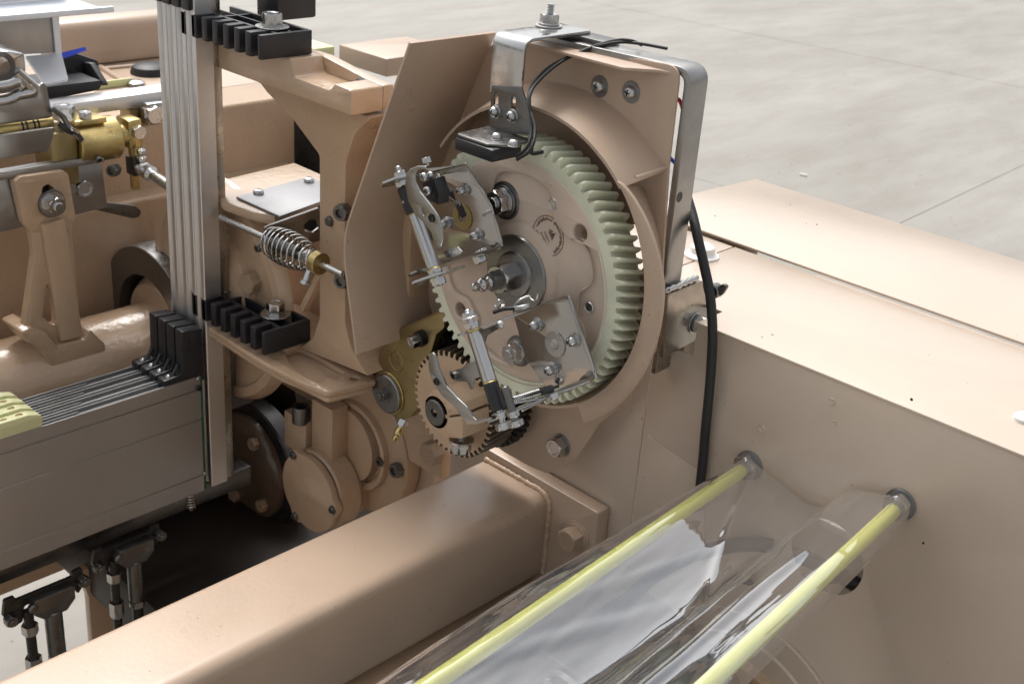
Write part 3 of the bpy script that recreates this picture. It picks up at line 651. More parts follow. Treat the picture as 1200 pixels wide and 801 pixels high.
# ================================================================== THE TWO YARN GUIDE UNITS ON THE WHEEL
def px_out(pts, y): return [two(1, at(u, v, 1, y)) for u, v in pts]
def flange(name, C0, U, n, L0, L1, w0, w1, t, m, parent):      # thin plate leaving the mounting plate towards -Y
    pl = fillet([(0, 0), (w0, 0), (w0*.9, L0*.3), (w1, L0*.75), (w1*.8, L0), (3, L1), (0, L1-6)], 4)
    return ext_frame(name, C0, U, -Y, n, 0, t, pl, m, parent, bev=.3)
# ---- lower right unit
uB = thing('yarn_guide_unit', 'polished steel thread guide unit on the lower right of the big wheel', 'thread guide', at(650, 400, 1, -21), 'thread guide units bolted to the big wheel')
yb_ = -21
oB = [(603, 368), (640, 354), (666, 344.5), (671, 350), (685, 392), (699, 434), (698, 443), (690, 449), (640, 452), (636, 446), (617, 419)]
plB = ext('mounting_plate', 1, yb_-1.6, yb_, fillet(px_out(oB, yb_), 3), 'mirror', uB, bev=.4)
CB = at(667, 346, 1, yb_); CB2 = at(699, 442, 1, yb_); V_ = (CB2-CB).normalized(); U_ = Vector((V_.z, 0, -V_.x)); U_ = -U_ if U_.x > 0 else U_
flange('side_plate', CB, U_, V_, 132, 136, 20, 13, 1.6, 'mirror', uB)
flange('side_plate', CB2, U_, -V_, 132, 136, 22, 15, 1.6, 'mirror', uB)
tube('edge_highlight', [CB-Y*.6, CB2-Y*.6], 1.5, 'steel', uB, smooth=False, n=10)  # bright steel tube added to put a highlight along the plate edge
for u, v in ((630, 380), (674, 398), (648, 432)):
    p = at(u, v, 1, yb_-1.6); washer(p, -Y, 7, 1.2, uB, ri=3); washer(p-Y*1.2, -Y, 6.2, 1.4, uB, 'steel', ri=3); inst('screw', 'pan', p-Y*2.6, -Y, 10, 8, uB, roll=.5)
p = at(651, 403, 1, yb_-1.6); washer(p, -Y, 12.5, 1.3, uB, 'steel', ri=5); lathe('rivet', p, -Y, [(5.2, 0), (5.2, 1.8), (4, 2.6), (0, 2.4)], 'zinc', uB, n=28)
ty = CB.y-132+7
ta, tb = at(551.5, 376, 1, ty), at(588.5, 492, 1, ty); td = (tb-ta).normalized(); ln = (tb-ta).length
cyl('steel_tube', ta+td*9, ta+td*(ln*.60), 6.3, 'steel', uB, ch=.4); cyl('black_sleeve', ta+td*(ln*.615), ta+td*(ln-9), 6.6, 'black', uB, ch=1)
ring('brass_ring', ta+td*7, td, 6.4, 3, 2.2, 'brass', uB); ring('brass_ring', ta+td*(ln*.60), td, 6.5, 3, 1.8, 'brass', uB)
cyl('stud', ta-td*10, ta+td*8, 2.6, 'steel', uB); cyl('stud', tb-td*10, tb+td*8, 2.6, 'steel', uB)
inst('nut', 'hex', ta-td*3.4, -td, 10.5, 4.5, uB); inst('nut', 'hex', ta+td*1, td, 12, 5, uB); washer(ta-td*3.4, td, 8.5, 1.2, uB)
inst('nut', 'hex', tb-td*7, td, 13, 5, uB, roll=.2); inst('nut', 'hex', tb+td*2, td, 13, 6, uB, roll=.5)
tb2 = tb+Vector((15, 0, 6)); inst('nut', 'hex', tb2+td*0, td, 11, 5, uB, roll=.5); inst('nut', 'hex', tb2-td*8, td, 9, 5, uB, roll=.5); cyl('stud', tb2-td*30, tb2+td*6, 3.4, 'dark_steel', uB)
hy_ = ty-9
hk = [(506, 413), (509, 412), (512, 415), (517, 432), (525, 451), (538, 465), (550, 476), (556, 487), (560, 490.5), (576, 488), (577, 492), (562, 496), (549, 496), (542, 486), (536, 477), (521, 464), (510, 448), (505, 434), (504, 421)]
c_ = at(513.5, 446, 1, hy_)
ext('hook_arm', 1, hy_-2.4, hy_, fillet(px_out(hk, hy_), 3), 'grey_steel', uB, holes=[circ(c_.x, c_.z, 3.2, 20)], bev=.8)
lathe('bushing', c_-Y*2.0, -Y, [(3.1, -1.5), (3.1, 1.2), (1.6, 1.4), (1.5, -1.5)], 'black_steel', uB, n=20)
gp = [(526, 434), (531, 435), (529, 438.5), (534, 440.5), (538, 436.5), (532, 433.5), (540, 431.5), (547, 426), (557, 423.5), (562, 442), (555, 444), (553, 456), (551, 456), (547, 447), (532, 447), (531, 443), (527, 440)]
ext('fork_plate', 1, hy_+10, hy_+12, px_out(gp, hy_+10), 'grey_steel', uB, bev=.4)
p = at(534.5, 439, 1, hy_+10); inst('screw', 'cap_bright', p, -Y, 6.5, 4, uB)
# small blade behind the tube
p = [at(552, 386, 1, ty+14), at(588, 375, 1, ty+6)]
pl = px_out([(556, 385), (566, 386), (586, 378), (586, 384), (570, 393), (567, 402), (561, 402)], ty+14); ext('side_blade', 1, ty+14, ty+16, fillet(pl, 2), 'dark_steel', uB, bev=.4)
inst('screw', 'pan', at(587, 380, 1, ty+14), -Y, 7, 4, uB)
# wire clip and bolts on the upper side plate
q = at(606, 362, 1, -85)
tube('wire_clip', [at(601, 366, 1, -80), at(602, 358, 1, -80), at(608, 352, 1, -80), at(619, 347, 1, -72), at(623, 351, 1, -72), at(628, 352, 1, -72), at(630, 344, 1, -72)], 1.1, 'steel', uB, n=8)
inst('nut', 'hex', at(588, 356.5, 1, -85), -td*.4+Vector((0, -1, 0)), 8, 6, uB); tube('spring_clip', [at(578, 366, 1, -95), at(590, 362, 1, -90), at(604, 361, 1, -85)], 1.8, 'black_steel', uB, n=8)
cyl('rivet', at(611, 356, 1, -78), at(612, 361, 1, -78), 8.5, 'zinc', uB, ch=.6)
# return spring along the lower side plate
def coil(name, p0, p1, r, wire, turns, m, parent, rf=None, n=10):
    p0 = Vector(p0); p1 = Vector(p1); u_, v_, d_ = basis(p1-p0); k = int(turns*n)
    pts = [p0+d_*((p1-p0).length*i/k)+(u_*cos(2*pi*i/n)+v_*sin(2*pi*i/n))*(rf(i/k) if rf else r) for i in range(k+1)]
    bm = bmesh.new(); tube_bm(bm, pts, wire, 6); return bm_obj(name, bm, m, parent, 60)
s0, s1 = at(600, 469, 1, -122), at(635, 458, 1, -88)
coil('return_spring', s0, s1, 2.9, .8, 16, 'steel', uB); cyl('spring_rod', at(590, 472, 1, -132), at(655, 452, 1, -72), 1.4, 'black_steel', uB)
cyl('spring_end', at(633, 459, 1, -92), at(647, 455, 1, -78), 3.6, 'black', uB); inst('nut', 'hex', at(655, 447, 1, -70), Z+X*.3, 8, 7, uB); inst('nut', 'hex', at(646, 461, 1, -80), V_, 12, 5, uB)
tube('tie_rod', [at(598, 473, 1, -128), at(640, 466, 1, -84), at(690, 447, 1, -36)], 1.3, 'steel', uB, n=8, smooth=False)
tube('tie_rod', [at(612, 481, 1, -116), at(650, 462, 1, -70), at(670, 456, 1, -50)], 1.1, 'steel', uB, n=8, smooth=False)

# ---- upper left unit
uA = thing('yarn_guide_unit', 'polished steel thread guide unit on the upper left of the big wheel', 'thread guide', at(548, 240, 1, -21), 'thread guide units bolted to the big wheel')
oA = [(500, 197), (531, 194), (546, 190), (550, 195), (553, 204), (568, 222), (576, 241), (584, 262), (590, 284), (588, 291), (575, 296), (512, 312), (503, 300), (497, 260), (496, 220)]
ext('mounting_plate', 1, yb_-1.6, yb_, fillet(px_out(oA, yb_), 3), 'mirror', uA, bev=.4)
CA = at(589, 289, 1, yb_); CA2 = at(548, 191, 1, yb_); VA = (CA2-CA).normalized(); UA = Vector((VA.z, 0, -VA.x)); UA = -UA if UA.x > 0 else UA
flange('side_plate', CA, UA, VA, 108, 114, 18, 18, 1.6, 'mirror', uA)
flange('side_plate', CA2, UA, -VA, 98, 103, 18, 17, 1.6, 'mirror', uA)
tube('edge_highlight', [at(589, 288, 1, yb_)-Y*.6, at(576, 241, 1, yb_)-Y*.6, at(553, 203, 1, yb_)-Y*.6], 1.3, 'steel', uA, smooth=False, n=10)  # added tube that brightens this plate edge like a highlight
for u, v in ((545, 222), (561, 275), (524, 261)):
    p = at(u, v, 1, yb_-1.6); washer(p, -Y, 6.6, 1.2, uA, ri=3); washer(p-Y*1.2, -Y, 6, 1.4, uA, 'steel', ri=3); inst('screw', 'pan', p-Y*2.6, -Y, 9.5, 8, uA, roll=.7)
p = at(542.5, 254, 1, yb_-1.6); washer(p, -Y, 13, 1.3, uA, 'brass_dull', ri=6)
ty2 = CA.y-100
ta, tb = at(471.5, 210, 1, ty2), at(512.5, 325, 1, ty2); td = (tb-ta).normalized(); ln = (tb-ta).length
cyl('black_sleeve', ta+td*7, ta+td*(ln*.34), 7.6, 'black', uA, ch=1); lathe('sleeve_hole', ta+td*(ln*.22)-Y*7.5+Vector((-1, 0, 0)), -Y, [(1.6, 0), (1.4, .3), (0, .3)], 'steel', uA, n=14)
cyl('steel_tube', ta+td*(ln*.355), ta+td*(ln*.90), 6.5, 'steel', uA, ch=.4)
ring('brass_ring', ta+td*(ln*.34), td, 6.8, 3, 1.8, 'brass', uA); ring('brass_ring', ta+td*(ln*.90), td, 6.7, 3, 1.8, 'brass', uA)
cyl('stud', ta-td*12, ta+td*8, 2.8, 'steel', uA); cyl('stud', tb-td*10, tb+td*8, 2.8, 'steel', uA)
inst('nut', 'hex', ta-td*1, -td, 10, 6, uA); inst('nut', 'hex', ta+td*1.5, td, 13, 5, uA)
inst('nut', 'hex', tb-td*8.5, td, 12, 5, uA); inst('nut', 'hex', tb+td*1, td, 12, 6, uA)
# curved cap plate round the head of the tube
capx = [(449, 227), (459, 213), (470, 206), (484, 202), (487, 210), (478, 218), (466, 222), (456, 227)]
tt = ta-td*0; cpn = td
u0 = -Y
ext_frame('pivot_plate', tt, -Y, td.cross(Y), -td, -1, 1.2, fillet([(-16, -10), (14, -13), (26, 2), (16, 13), (-16, 11)], 9), 'steel', uA, bev=.4)
ext_frame('pivot_plate', tb-td*2, -Y, td.cross(Y), td, -1, 1.2, fillet([(-30, -10), (18, -14), (30, -2), (16, 12), (-30, 10)], 9), 'steel', uA, bev=.4)
tube('latch_tongue', [at(503, 326, 1, ty2+6), at(495, 330, 1, ty2), at(488, 334, 1, ty2-6)], 1.6, 'dark_steel', uA, n=8)
hyA = ty2-10
ha = [(478, 203), (483, 197), (491, 194), (501, 194), (501, 197.5), (492, 199), (488, 204), (488.5, 213), (494, 224), (506, 239), (515, 252), (520, 266), (521, 280), (519, 289), (515, 290.5), (511, 285), (507, 272), (500, 262), (488, 250), (480, 234), (477, 216)]
c_ = at(508, 255, 1, hyA); c2_ = at(497.5, 247, 1, hyA)
ext('hook_arm', 1, hyA-2.4, hyA, fillet(px_out(ha, hyA), 3), 'grey_steel', uA, holes=[circ(c_.x, c_.z, 3.6, 20), slot(c2_.x, c2_.z, 1.1, 5, -1.0, 5)], bev=.8)
lathe('bushing', c_-Y*2.0, -Y, [(3.5, -1.5), (3.5, 1.2), (1.8, 1.4), (1.6, -1.5)], 'black_steel', uA, n=20)
pl = px_out([(490, 235), (503, 248), (506, 262), (512, 276), (508, 284), (500, 276), (494, 262), (488, 245)], ty2+8)
ext('inner_blade', 1, ty2+8, ty2+10, fillet(pl, 3), 'grey_steel', uA, bev=.5)
ext('pawl', 1, ty2+12, ty2+15, px_out([(508, 298), (536, 289), (541, 295), (539, 299), (512, 306)], ty2+12), 'steel', uA, bev=.6)
# micro switch block with terminals and two leads
ext('switch_block', 1, -98, -84, px_out([(494, 214), (508, 209), (514, 228), (513, 240), (500, 234)], -98), 'black', uA, bev=1)
inst('screw', 'pan', at(502, 223.5, 1, -98), -Y, 8.5, 5, uA, roll=.2); inst('screw', 'pan', at(498, 208, 1, -98), -Y+Z*.6, 8, 5, uA); inst('screw', 'pan', at(505, 206, 1, -92), -Y+Z*.6, 7, 4, uA)
tube('lead_wire', [at(510, 218, 1, -90), at(516, 216, 1, -88), at(524, 217, 1, -80), at(527, 224, 1, -70)], .9, 'zinc', uA, n=8, k=4)
tube('lead_wire', [at(508, 226, 1, -92), at(516, 225, 1, -88), at(528, 232, 1, -76), at(537, 240, 1, -62)], .9, 'zinc', uA, n=8, k=4)
cyl('lead_sleeve', at(527, 223, 1, -70), at(531, 234, 1, -60), 2.6, 'black', uA); cyl('lead_sleeve', at(537, 239, 1, -62), at(543, 252, 1, -50), 3.2, 'black', uA)
cyl('lead_tip', at(543, 252, 1, -50), at(541, 257, 1, -40), 1.8, 'zinc', uA)
inst('nut', 'hex', at(517, 208, 1, -60), -Y+Z*.5, 5, 5, uA); inst('nut', 'hex', at(501, 191, 1, -96), Z-X*.5, 7.5, 5, uA); cyl('stud', at(499, 187, 1, -96), at(502, 194, 1, -96), 1.8, 'steel', uA)
inst('nut', 'hex', at(561, 300, 1, -30), -VA, 12, 7, uA); inst('nut', 'hex', at(565, 296, 1, -34), VA, 12, 3, uA)

# ================================================================== HEALD FRAMES
XP = -450; PIT = 19.5; BZ1, BZ0 = -264, -430; PY0, PY1 = -66, -43
def heald(k):
    x1 = XP-PIT*k; x0 = x1-18
    lab = ['nearest of the four aluminium frames, its broad grey bar in full view', 'second aluminium frame counted from the near one', 'third aluminium frame counted from the near one', 'farthest of the four aluminium frames, beside the tan shaft'][k]
    t = thing('heald_frame', lab, 'loom frame', (x1, -76, BZ0), 'aluminium frames standing side by side')
    pr = [(x1-1, BZ0), (x1, BZ0+.8), (x1, BZ0+24), (x1-.9, BZ0+24.6), (x1-.9, BZ0+25.6), (x1, BZ0+26.2), (x1, -326), (x1-1, -325.2), (x1-1, -323.8), (x1+.4, -323), (x1+.4, -283), (x1-1, -282.2), (x1-1, -280.8), (x1+.8, -280), (x1+.8, BZ1),
          (x1-1.6, BZ1), (x1-1.6, BZ1-7), (x1-7, BZ1-7), (x1-7, BZ1-3), (x1-8.6, BZ1-3), (x1-8.6, BZ1-8), (x1-13, BZ1-8), (x1-13, BZ1), (x1-15, BZ1), (x1-15, BZ0)]
    ext('lower_bar', 1, -760, -77, pr, 'alu_bar', t, bev=.15, ang=25)
    ext('inner_rib', 1, -760, -235+14*k, [(x1-7, BZ1-3), (x1-5.2, BZ1-3), (x1-5.2, BZ1+.4), (x1-7, BZ1+.4)], 'alu_bar', t, bev=.1)
    post = [(x0, PY0+1), (x0+2.5, PY0), (x0+4.5, PY0+4), (x0+10.5, PY0+4), (x0+12.5, PY0), (x1, PY0), (x1+.8, PY0+1), (x1+.8, PY1), (x0, PY1)]
    ext('side_post', 2, BZ0+2, 420, post, 'alu', t, bev=.2, ang=20)
    box('edge_strip', (x0+4, PY1+.2, BZ0+4), (x1-3, PY1+13, 420), 'weld_steel' if k == 0 else 'alu', t, bev=.4)
    # black corner connector
    pl = fillet([(-126, BZ1-8), (-70, BZ1-8), (-70, -202), (-98, -199), (-99, -244), (-103, BZ1+9), (-126, BZ1+7)], [2, 2, 2, 2, 6, 3, 2])
    ext('corner_connector', 0, x0+1, x1-1, pl, 'black', t, bev=.8)
    box('connector_rib', (x1-1.4, -92, -228), (x1-.2, -88, -208), 'black', t, bev=.3)
    tube('connector_stay', [(x1-8, -102, BZ1+20), (x1-6, -112, BZ1+6)], 2.4, 'black', t, smooth=False)
    inst('screw', 'pan', (x1-7, -116, BZ1+6.5), Z-Y*.3, 8, 5, t, roll=.4)
    zc_ = at(200, 6, 0, XP-40).z; box('top_clip', (x0+1, PY0-5, zc_), (x1-2, PY0-.3, zc_+34), 'black', t, bev=1)
    # cream hook on the bar
    yh = at(47, 493, 0, XP).y
    pl = fillet([(-760, BZ1-2), (yh+2, BZ1-2), (yh+4, BZ1+14), (yh-12, BZ1+19), (-760, BZ1+19)], [0, 5, 7, 6, 0])
    h_ = ext('cream_clip', 0, x1-13, x1-.6, pl, 'cream', t, bev=1)
    ext('clip_slot', 2, BZ1+18.7, BZ1+19.15, slot(x1-7, yh-66, 1.9, 60, pi/2), 'brass_dull', h_, bev=.1)
    for yy in (yh-20, ): ext('clip_hole', 2, BZ1+18.7, BZ1+19.2, circ(x1-7, yy, 3, 20, ry=4.2), 'brass_dull', h_, bev=.1)
    if k == 0:
        box('green_edge', (x1-14, -76.5, BZ0+2), (x1+.2, -73.5, BZ1-2), 'green', t, bev=.5)
        inst('screw', 'pan', (x1-2, -79, -267), X, 6, 4, t); inst('screw', 'cap', (x1, -80, -279), X, 7, 4, t); inst('screw', 'pan', (x1+.2, -76, -404), X, 5, 3, t)
    return t
for k in range(4): heald(k)
# small spring under the near bar
t = thing('small_spring', 'short steel spring with nut under the right end of the near aluminium bar', 'spring', (XP-4, -95, BZ0-12))
coil('coil', (XP-4, -95, BZ0-20), (XP-4, -95, BZ0), 5, 1.2, 5, 'steel', t); cyl('pin', (XP-4, -95, BZ0-24), (XP-4, -95, BZ0), 2.6, 'dark_steel', t)
tag(box('under_rail', (XP-60, -720, BZ0-34), (XP-22, 10, BZ0-6), 'dark_steel', bev=1, base=(XP-40, -300, BZ0-20)), 'dark steel rail running beneath the aluminium frames', 'rail')
def clampjoint(pu, pv, lab, s=1.0):
    c = at(pu, pv, 0, XP+2); t = thing('clamp_joint', lab, 'clamp', c, 'steel clamp joints under the aluminium frames'); x = XP+2
    def R_(pts, n='hanger_plate', m='black_steel', d=6, xx=x): return ext(n, 0, xx, xx+d, fillet([(c.y+a*s, c.z+b*s) for a, b in pts], 3), m, t, bev=.8)
    R_([(-52, 12), (-40, 12), (-38, 6), (30, 6), (32, 12), (44, 14), (46, -8), (36, -22), (30, -6), (-30, -6), (-34, -26), (-46, -30), (-56, -8)])
    R_([(-24, 4), (26, 4), (26, -14), (14, -26), (-14, -26), (-26, -14)], 'clamp_head', 'dark_steel', 14, x+6)
    p = Vector((x+12, c.y, c.z-22*s)); cyl('clevis_rod', p, p-Z*66*s, 10.5*s, 'dark_steel', t, ch=1.5); cyl('clevis_end', p-Z*66*s, p-Z*150*s, 7.5*s, 'black_steel', t)
    inst('lock_nut', 'hex', p-Z*66*s, -Z, 19*s, 9, t)
    q = Vector((x+6, c.y-27*s, c.z-8*s)); cyl('slim_rod', q-Z*6, q-Z*150*s, 6*s, 'black_steel', t); inst('nut', 'hex', q-Z*26*s, -Z, 17*s, 13, t); inst('nut', 'hex', q-Z*74*s, -Z, 17*s, 22, t)
    for yy, zz in ((-50, -14), (42, -2)): inst('bolt', 'nut_dark', (x+6, c.y+yy*s, c.z+zz*s), X, 13*s, 10, t, roll=yy)
    lathe('pivot', (x+16, c.y-26*s, c.z-4*s), X, [(6, 0), (6, 5), (4, 7), (0, 7)], 'dark_steel', t, n=20)
clampjoint(54, 690, 'left clamp joint with two hanging rods at the lower left corner', 1.0)
clampjoint(150, 634, 'right clamp joint with two hanging rods, nearer the tan beam middle', .92)

# ================================================================== BLACK COMB GUIDES AND THE CASTING THAT CARRIES THEM
CX1 = at(310, 417, 1, -66).x
def comb(zb, zt_, lab, x1, bolts):
    t = thing('comb_guide', lab, 'comb guide', (x1-40, -20, zb), 'black slotted comb guides')
    p_ = 20.3; n_ = 7; x0 = x1-p_*n_-6
    # end plate, teeth, spine, back wall, cross ribs, floor
    box('end_plate', (x1-6, -66, zb), (x1, 0, zt_), 'black', t, bev=1)
    for k in range(1, n_+1): box('tooth', (x1-6-p_*k-2, -66, zb), (x1-6-p_*k+8, -42.5, zt_), 'black', t, bev=1)
    box('spine', (x0, -42, zb), (x1-6.4, -38, zt_-1), 'black', t, bev=.5); box('back_wall', (x0, -4, zb), (x1-6.4, 0, zt_), 'black', t, bev=.5)
    box('mid_rib', (x0, -22, zb+2), (x1-6.4, -19.5, zt_-1.2), 'black', t, bev=.4); box('floor', (x0, -37.6, zb), (x1-6.4, -4.4, zb+2), 'black', t, bev=.2)
    for k in range(2, n_, 3): box('cross_rib', (x1-6-p_*k-1, -37.7, zb+2.2), (x1-6-p_*k+2, -4.3, zt_-1), 'black', t, bev=.4)
    for u, v in bolts:
        p = at(u, v, 2, zt_); cyl('boss', p-Z*(zt_-zb-2), p-Z*.3, 8, 'black', t); washer(p, Z, 18, 1.5, t, 'zinc', ri=5); inst('bolt', 'hex', p+Z*1.5, Z, 19, 14, t, roll=.5)
zl0, zl1 = at(310, 417, 1, -66).z, at(310, 391, 1, -66).z
comb(zl0, zl1, 'lower black slotted plastic guide bolted to the tan arm', CX1, [(323, 368), (262, 337)])
zu0 = at(306, 71, 1, -66).z; zu1 = at(306, 42, 1, -66).z; CX2 = at(306, 71, 1, -66).x
comb(zu0, zu1, 'upper black slotted plastic guide at the top of the photo', CX2, [(319, 32)])
tag(box('black_block', (CX2-110, 6, zu1-4), (CX2-70, 60, zu1+60), 'black', bev=3, base=(CX2-90, 30, zu1)), 'black plastic block standing behind the upper slotted guide', 'block')
AF = -34                                      # front of the cast arms
cst = thing('frame_casting', 'tan cast frame with two arms and a ribbed column carrying the slotted guides', 'machine casting', (-300, 20, zl0-30))
e1 = at(411, 137, 1, AF); za0 = e1.z; za1 = at(411, 106, 1, AF).z
zu = zu0-.3
yback = at(462, 96, 0, e1.x).y
# upper arm side profile in XZ: level under the guide, pocket behind it, raised pad at the end
xk = at(333, 72, 1, AF).x
prf = fillet([(-540, za0+2), (e1.x, za0), (e1.x, za1), (at(392, 98, 1, AF).x, za1+1), (at(386, 99, 1, AF).x, za1-7), (at(345, 85, 1, AF).x, za1-6), (at(340, 76, 1, AF).x, zu), (-540, zu)], [0, 3, 4, 3, 6, 6, 3, 0])
ext('upper_arm', 1, AF, yback-14, prf, 'cast', cst, bev=2.2)
prb = fillet([(-540, za0+2), (e1.x, za0), (e1.x, za1), (at(392, 98, 1, AF).x, za1+1), (at(340, 76, 1, AF).x, zu-1), (-540, zu-1)], 3)
ext('arm_rear_ledge', 1, yback-14.2, yback, prb, 'cast', cst, bev=2.2)
p = at(424, 93, 2, za1); lathe('pad_hole', p-Z*.8, Z, [(0, .85), (5, .9), (6, 1.2), (6.3, .3)], 'black_steel', cst, n=24)
# column: gusset profile extruded along Y
cpx = [(300, 92), (312, 108), (345, 143), (374, 182), (374, 372), (366, 396), (350, 408), (430, 440), (412, 410), (404, 380), (404, 236), (405, 190), (416, 156), (436, 138)]
g = [two(1, at(u, v, 1, -12)) for u, v in cpx]
ext('column', 1, -12, 44, fillet(g, [0, 8, 20, 8, 20, 20, 0, 0, 16, 16, 2, 30, 30, 0]), 'rough_cast', cst, bev=2)
xr = at(404, 300, 1, -12).x
ext('column_web', 1, 30, 60, [(xr-20, -180), (xr+60, -180), (xr+60, za0-60), (xr+90, za0), (xr-20, za0)], 'rough_cast', cst, bev=2)
p = at(387, 259, 1, -12); lathe('rivet', p, -Y, [(6, -1), (6, 2), (4.5, 4.5), (0, 5)], 'dark_steel', cst, n=24)
p = at(405, 247, 0, xr+2); inst('bolt', 'hex_dark', p, -Y+X*.3, 17, 12, cst); p = at(404, 327, 1, -8); inst('bolt', 'hex_dark', p, -Y+X*.3, 16, 10, cst)
# lower arm: flat plate seen from above with rounded pocket
e2 = at(400, 466, 1, AF); zt2 = at(400, 452, 1, AF).z
lpx2 = [(200, 352), (300, 420), (330, 436), (352, 447), (384, 460), (402, 456), (440, 446), (441, 441), (401, 410), (398, 404), (404, 398), (420, 392), (470, 420), (450, 360), (380, 330), (300, 320), (230, 318)]
la = [two(2, at(u, v, 2, zt2)) for u, v in lpx2]
ppx = [(334, 413), (350, 407), (372, 417), (404, 436), (396, 441), (384, 441), (378, 448), (360, 442), (340, 426)]
pk = fillet([two(2, at(u, v, 2, zt2)) for u, v in ppx], 6)
hp_ = at(416, 443, 2, zt2); la = fillet(la, [0, 3, 6, 6, 10, 4, 4, 4, 4, 4, 6, 6, 0, 0, 0, 0, 0])
ext('lower_arm', 2, zt2-7, zt2, la, 'cast', cst, holes=[pk, circ(hp_.x, hp_.y, 5.6, 24)], bev=1.6)
la2 = fillet([two(2, at(u, v, 2, zt2-9)) for u, v in [(200, 360), (300, 426), (330, 443), (352, 452), (384, 468), (404, 463), (438, 454), (400, 418), (404, 400), (380, 350), (230, 330)]], 5)
ext('lower_arm_underside', 2, zt2-14, zt2-7.2, la2, 'cast', cst, bev=1.6)
box('arm_pad', (-540, AF+1, zt2), (CX1-4, 6, zl0-.2), 'cast', cst, bev=1.2)
extpx('black_bar', 2, zt2-40, 20, [(398, 392), (470, 385), (480, 450), (446, 452)], 'black_steel', cst, bev=1)
tube('diagonal_rib', [at(356, 362, 1, 0), at(378, 318, 1, -6)], 5.5, 'cast', cst, smooth=False, n=4)

# ================================================================== SPRING TENSIONER
tn = thing('spring_tensioner', 'barrel shaped steel spring on a rod with brass collar and bracket', 'spring', at(340, 285, 1, -45))
c0, c1 = at(319, 277, 1, -45), at(368, 300, 1, -45); dr = (at(404, 320, 1, -45)-at(319, 280, 1, -45)).normalized()
axis0 = at(318, 282, 1, -45)
coil('coil_spring', axis0, axis0+dr*82, 18, 1.35, 10, 'steel', tn, rf=lambda t: 19.5*(1-(2*t-.75)**2*.38), n=20)
cyl('rod', axis0-dr*100, axis0+dr*128, 3.6, 'zinc', tn, n=20); cyl('inner_sleeve', axis0, axis0+dr*50, 7, 'dark_steel', tn)
ring('brass_collar', axis0+dr*80, dr, 12.5, 3.6, 11, 'brass', tn); ring('brass_hub', axis0+dr*72, dr, 9, 3.6, 10, 'brass', tn)
inst('lock_nut', 'hex', axis0+dr*64, dr, 16, 9, tn); p = axis0+dr*79; inst('set_screw', 'hex', p-Z*10-Y*6, -Z-Y*.5, 8, 12, tn); inst('set_screw_head', 'hex', p-Z*21-Y*11, -Z-Y*.5, 12, 4, tn)
xbk = axis0.x-2
extpx('bracket_plate', 0, xbk-4, 4, [(308, 266), (316, 262), (372, 242), (375, 280), (352, 288), (332, 298), (331, 306), (314, 296)], 'dark_steel', tn, hpx=[[(354, 262), (361, 256), (370, 257), (372, 265), (364, 271), (355, 270)]], bev=.6, r=2)
inst('nut', 'hex_dark', at(317, 294, 0, xbk), X, 12, 8, tn); inst('bolt', 'hex_dark', at(312, 292, 0, xbk)-X*8, -Y, 9, 8, tn)
pz = at(330, 255, 0, xbk-4).z
cp_ = thing('steel_cover_plate', 'flat grey steel cover plate with two screws behind the spring', 'plate', at(330, 232, 2, pz))
extpx('plate', 2, pz-3, 3, [(277, 233), (364, 209), (400, 230), (328, 256)], 'matte_steel', cp_, bev=.6)
for u, v in ((303, 227), (362, 213)): inst('screw', 'pan', at(u, v, 2, pz), Z, 13, 6, cp_)

# ================================================================== PUMP HOUSING UNDER THE LOWER ARM
HY = 0
hc0 = at(360, 578, 1, HY); hr = 53
ph = thing('pump_housing', 'round tan housing with screwed cover disc left of the square beam', 'housing', hc0)
def blob(n=72):
    out = []
    for k in range(n):
        a_ = 2*pi*k/n; r_ = hr
        for l_ in (122, 2, 242): r_ += 7*max(0, 1-abs((math.degrees(a_)-l_+180) % 360-180)/13)**.6
        out.append((hc0.x+r_*cos(a_), hc0.z+r_*sin(a_)))
    return out
ext('cover_disc', 1, HY, HY+10, blob(), 'cast', ph, bev=2)
ext('gasket', 1, HY+10, HY+12, circ(hc0.x, hc0.z, hr-1.5, 60), 'dark_steel', ph, bev=.1)
lathe('body', (hc0.x, HY+12, hc0.z), Y, [(0, 0), (hr-2, 0), (hr+1, 3), (hr+2, 30), (hr-5, 42), (0, 42)], 'rough_cast', ph, n=72)
lathe('neck', (hc0.x, HY+50, hc0.z), Y, [(0, 0), (hr-4, 0), (hr-4, 34), (0, 34)], 'cast', ph, n=72)
for l_ in (122, 2, 242):
    a_ = radians(l_); p = Vector((hc0.x+(hr-1)*cos(a_), HY-.5, hc0.z+(hr-1)*sin(a_))); washer(p, -Y, 6, .8, ph, 'dark_steel', ri=2); inst('screw', 'cap_bright', p-Y*.4, -Y, 9, 3, ph)
# clamp lug with two socket screws on top
LG = HY+22
for (ua, ub, vt_) in ((333, 358, 488), (365, 389, 474)):
    pa, pb = at(ua, 505, 1, LG), at(ub, 505, 1, LG); zt_ = at((ua+ub)/2, vt_, 1, LG).z
    box('clamp_lug', (pa.x, LG, hc0.z+hr-24), (pb.x, LG+(26 if ua > 340 else 40), zt_), 'cast', ph, bev=1.5)
for u, v, yy in ((353, 494, LG+2), (384, 486, LG+34)):
    p = at(u, v, 1, yy); inst('socket_screw', 'cap_bright', p, Z, 23, 23, ph)
hd = at(420, 520, 1, 60)
hb = thing('bearing_housing', 'large tan bearing flange with bolts behind the pump housing', 'housing', hd)
lathe('flange_disc', (hd.x, 60, hd.z), Y, [(0, 0), (90, 0), (92, 2), (92, 22), (0, 22)], 'cast', hb, n=80); lathe('bearing_ring', (hd.x, 60, hd.z), -Y, [(50, 0), (60, 0), (59, 8), (54, 9), (50, 6)], 'cast', hb, n=64)
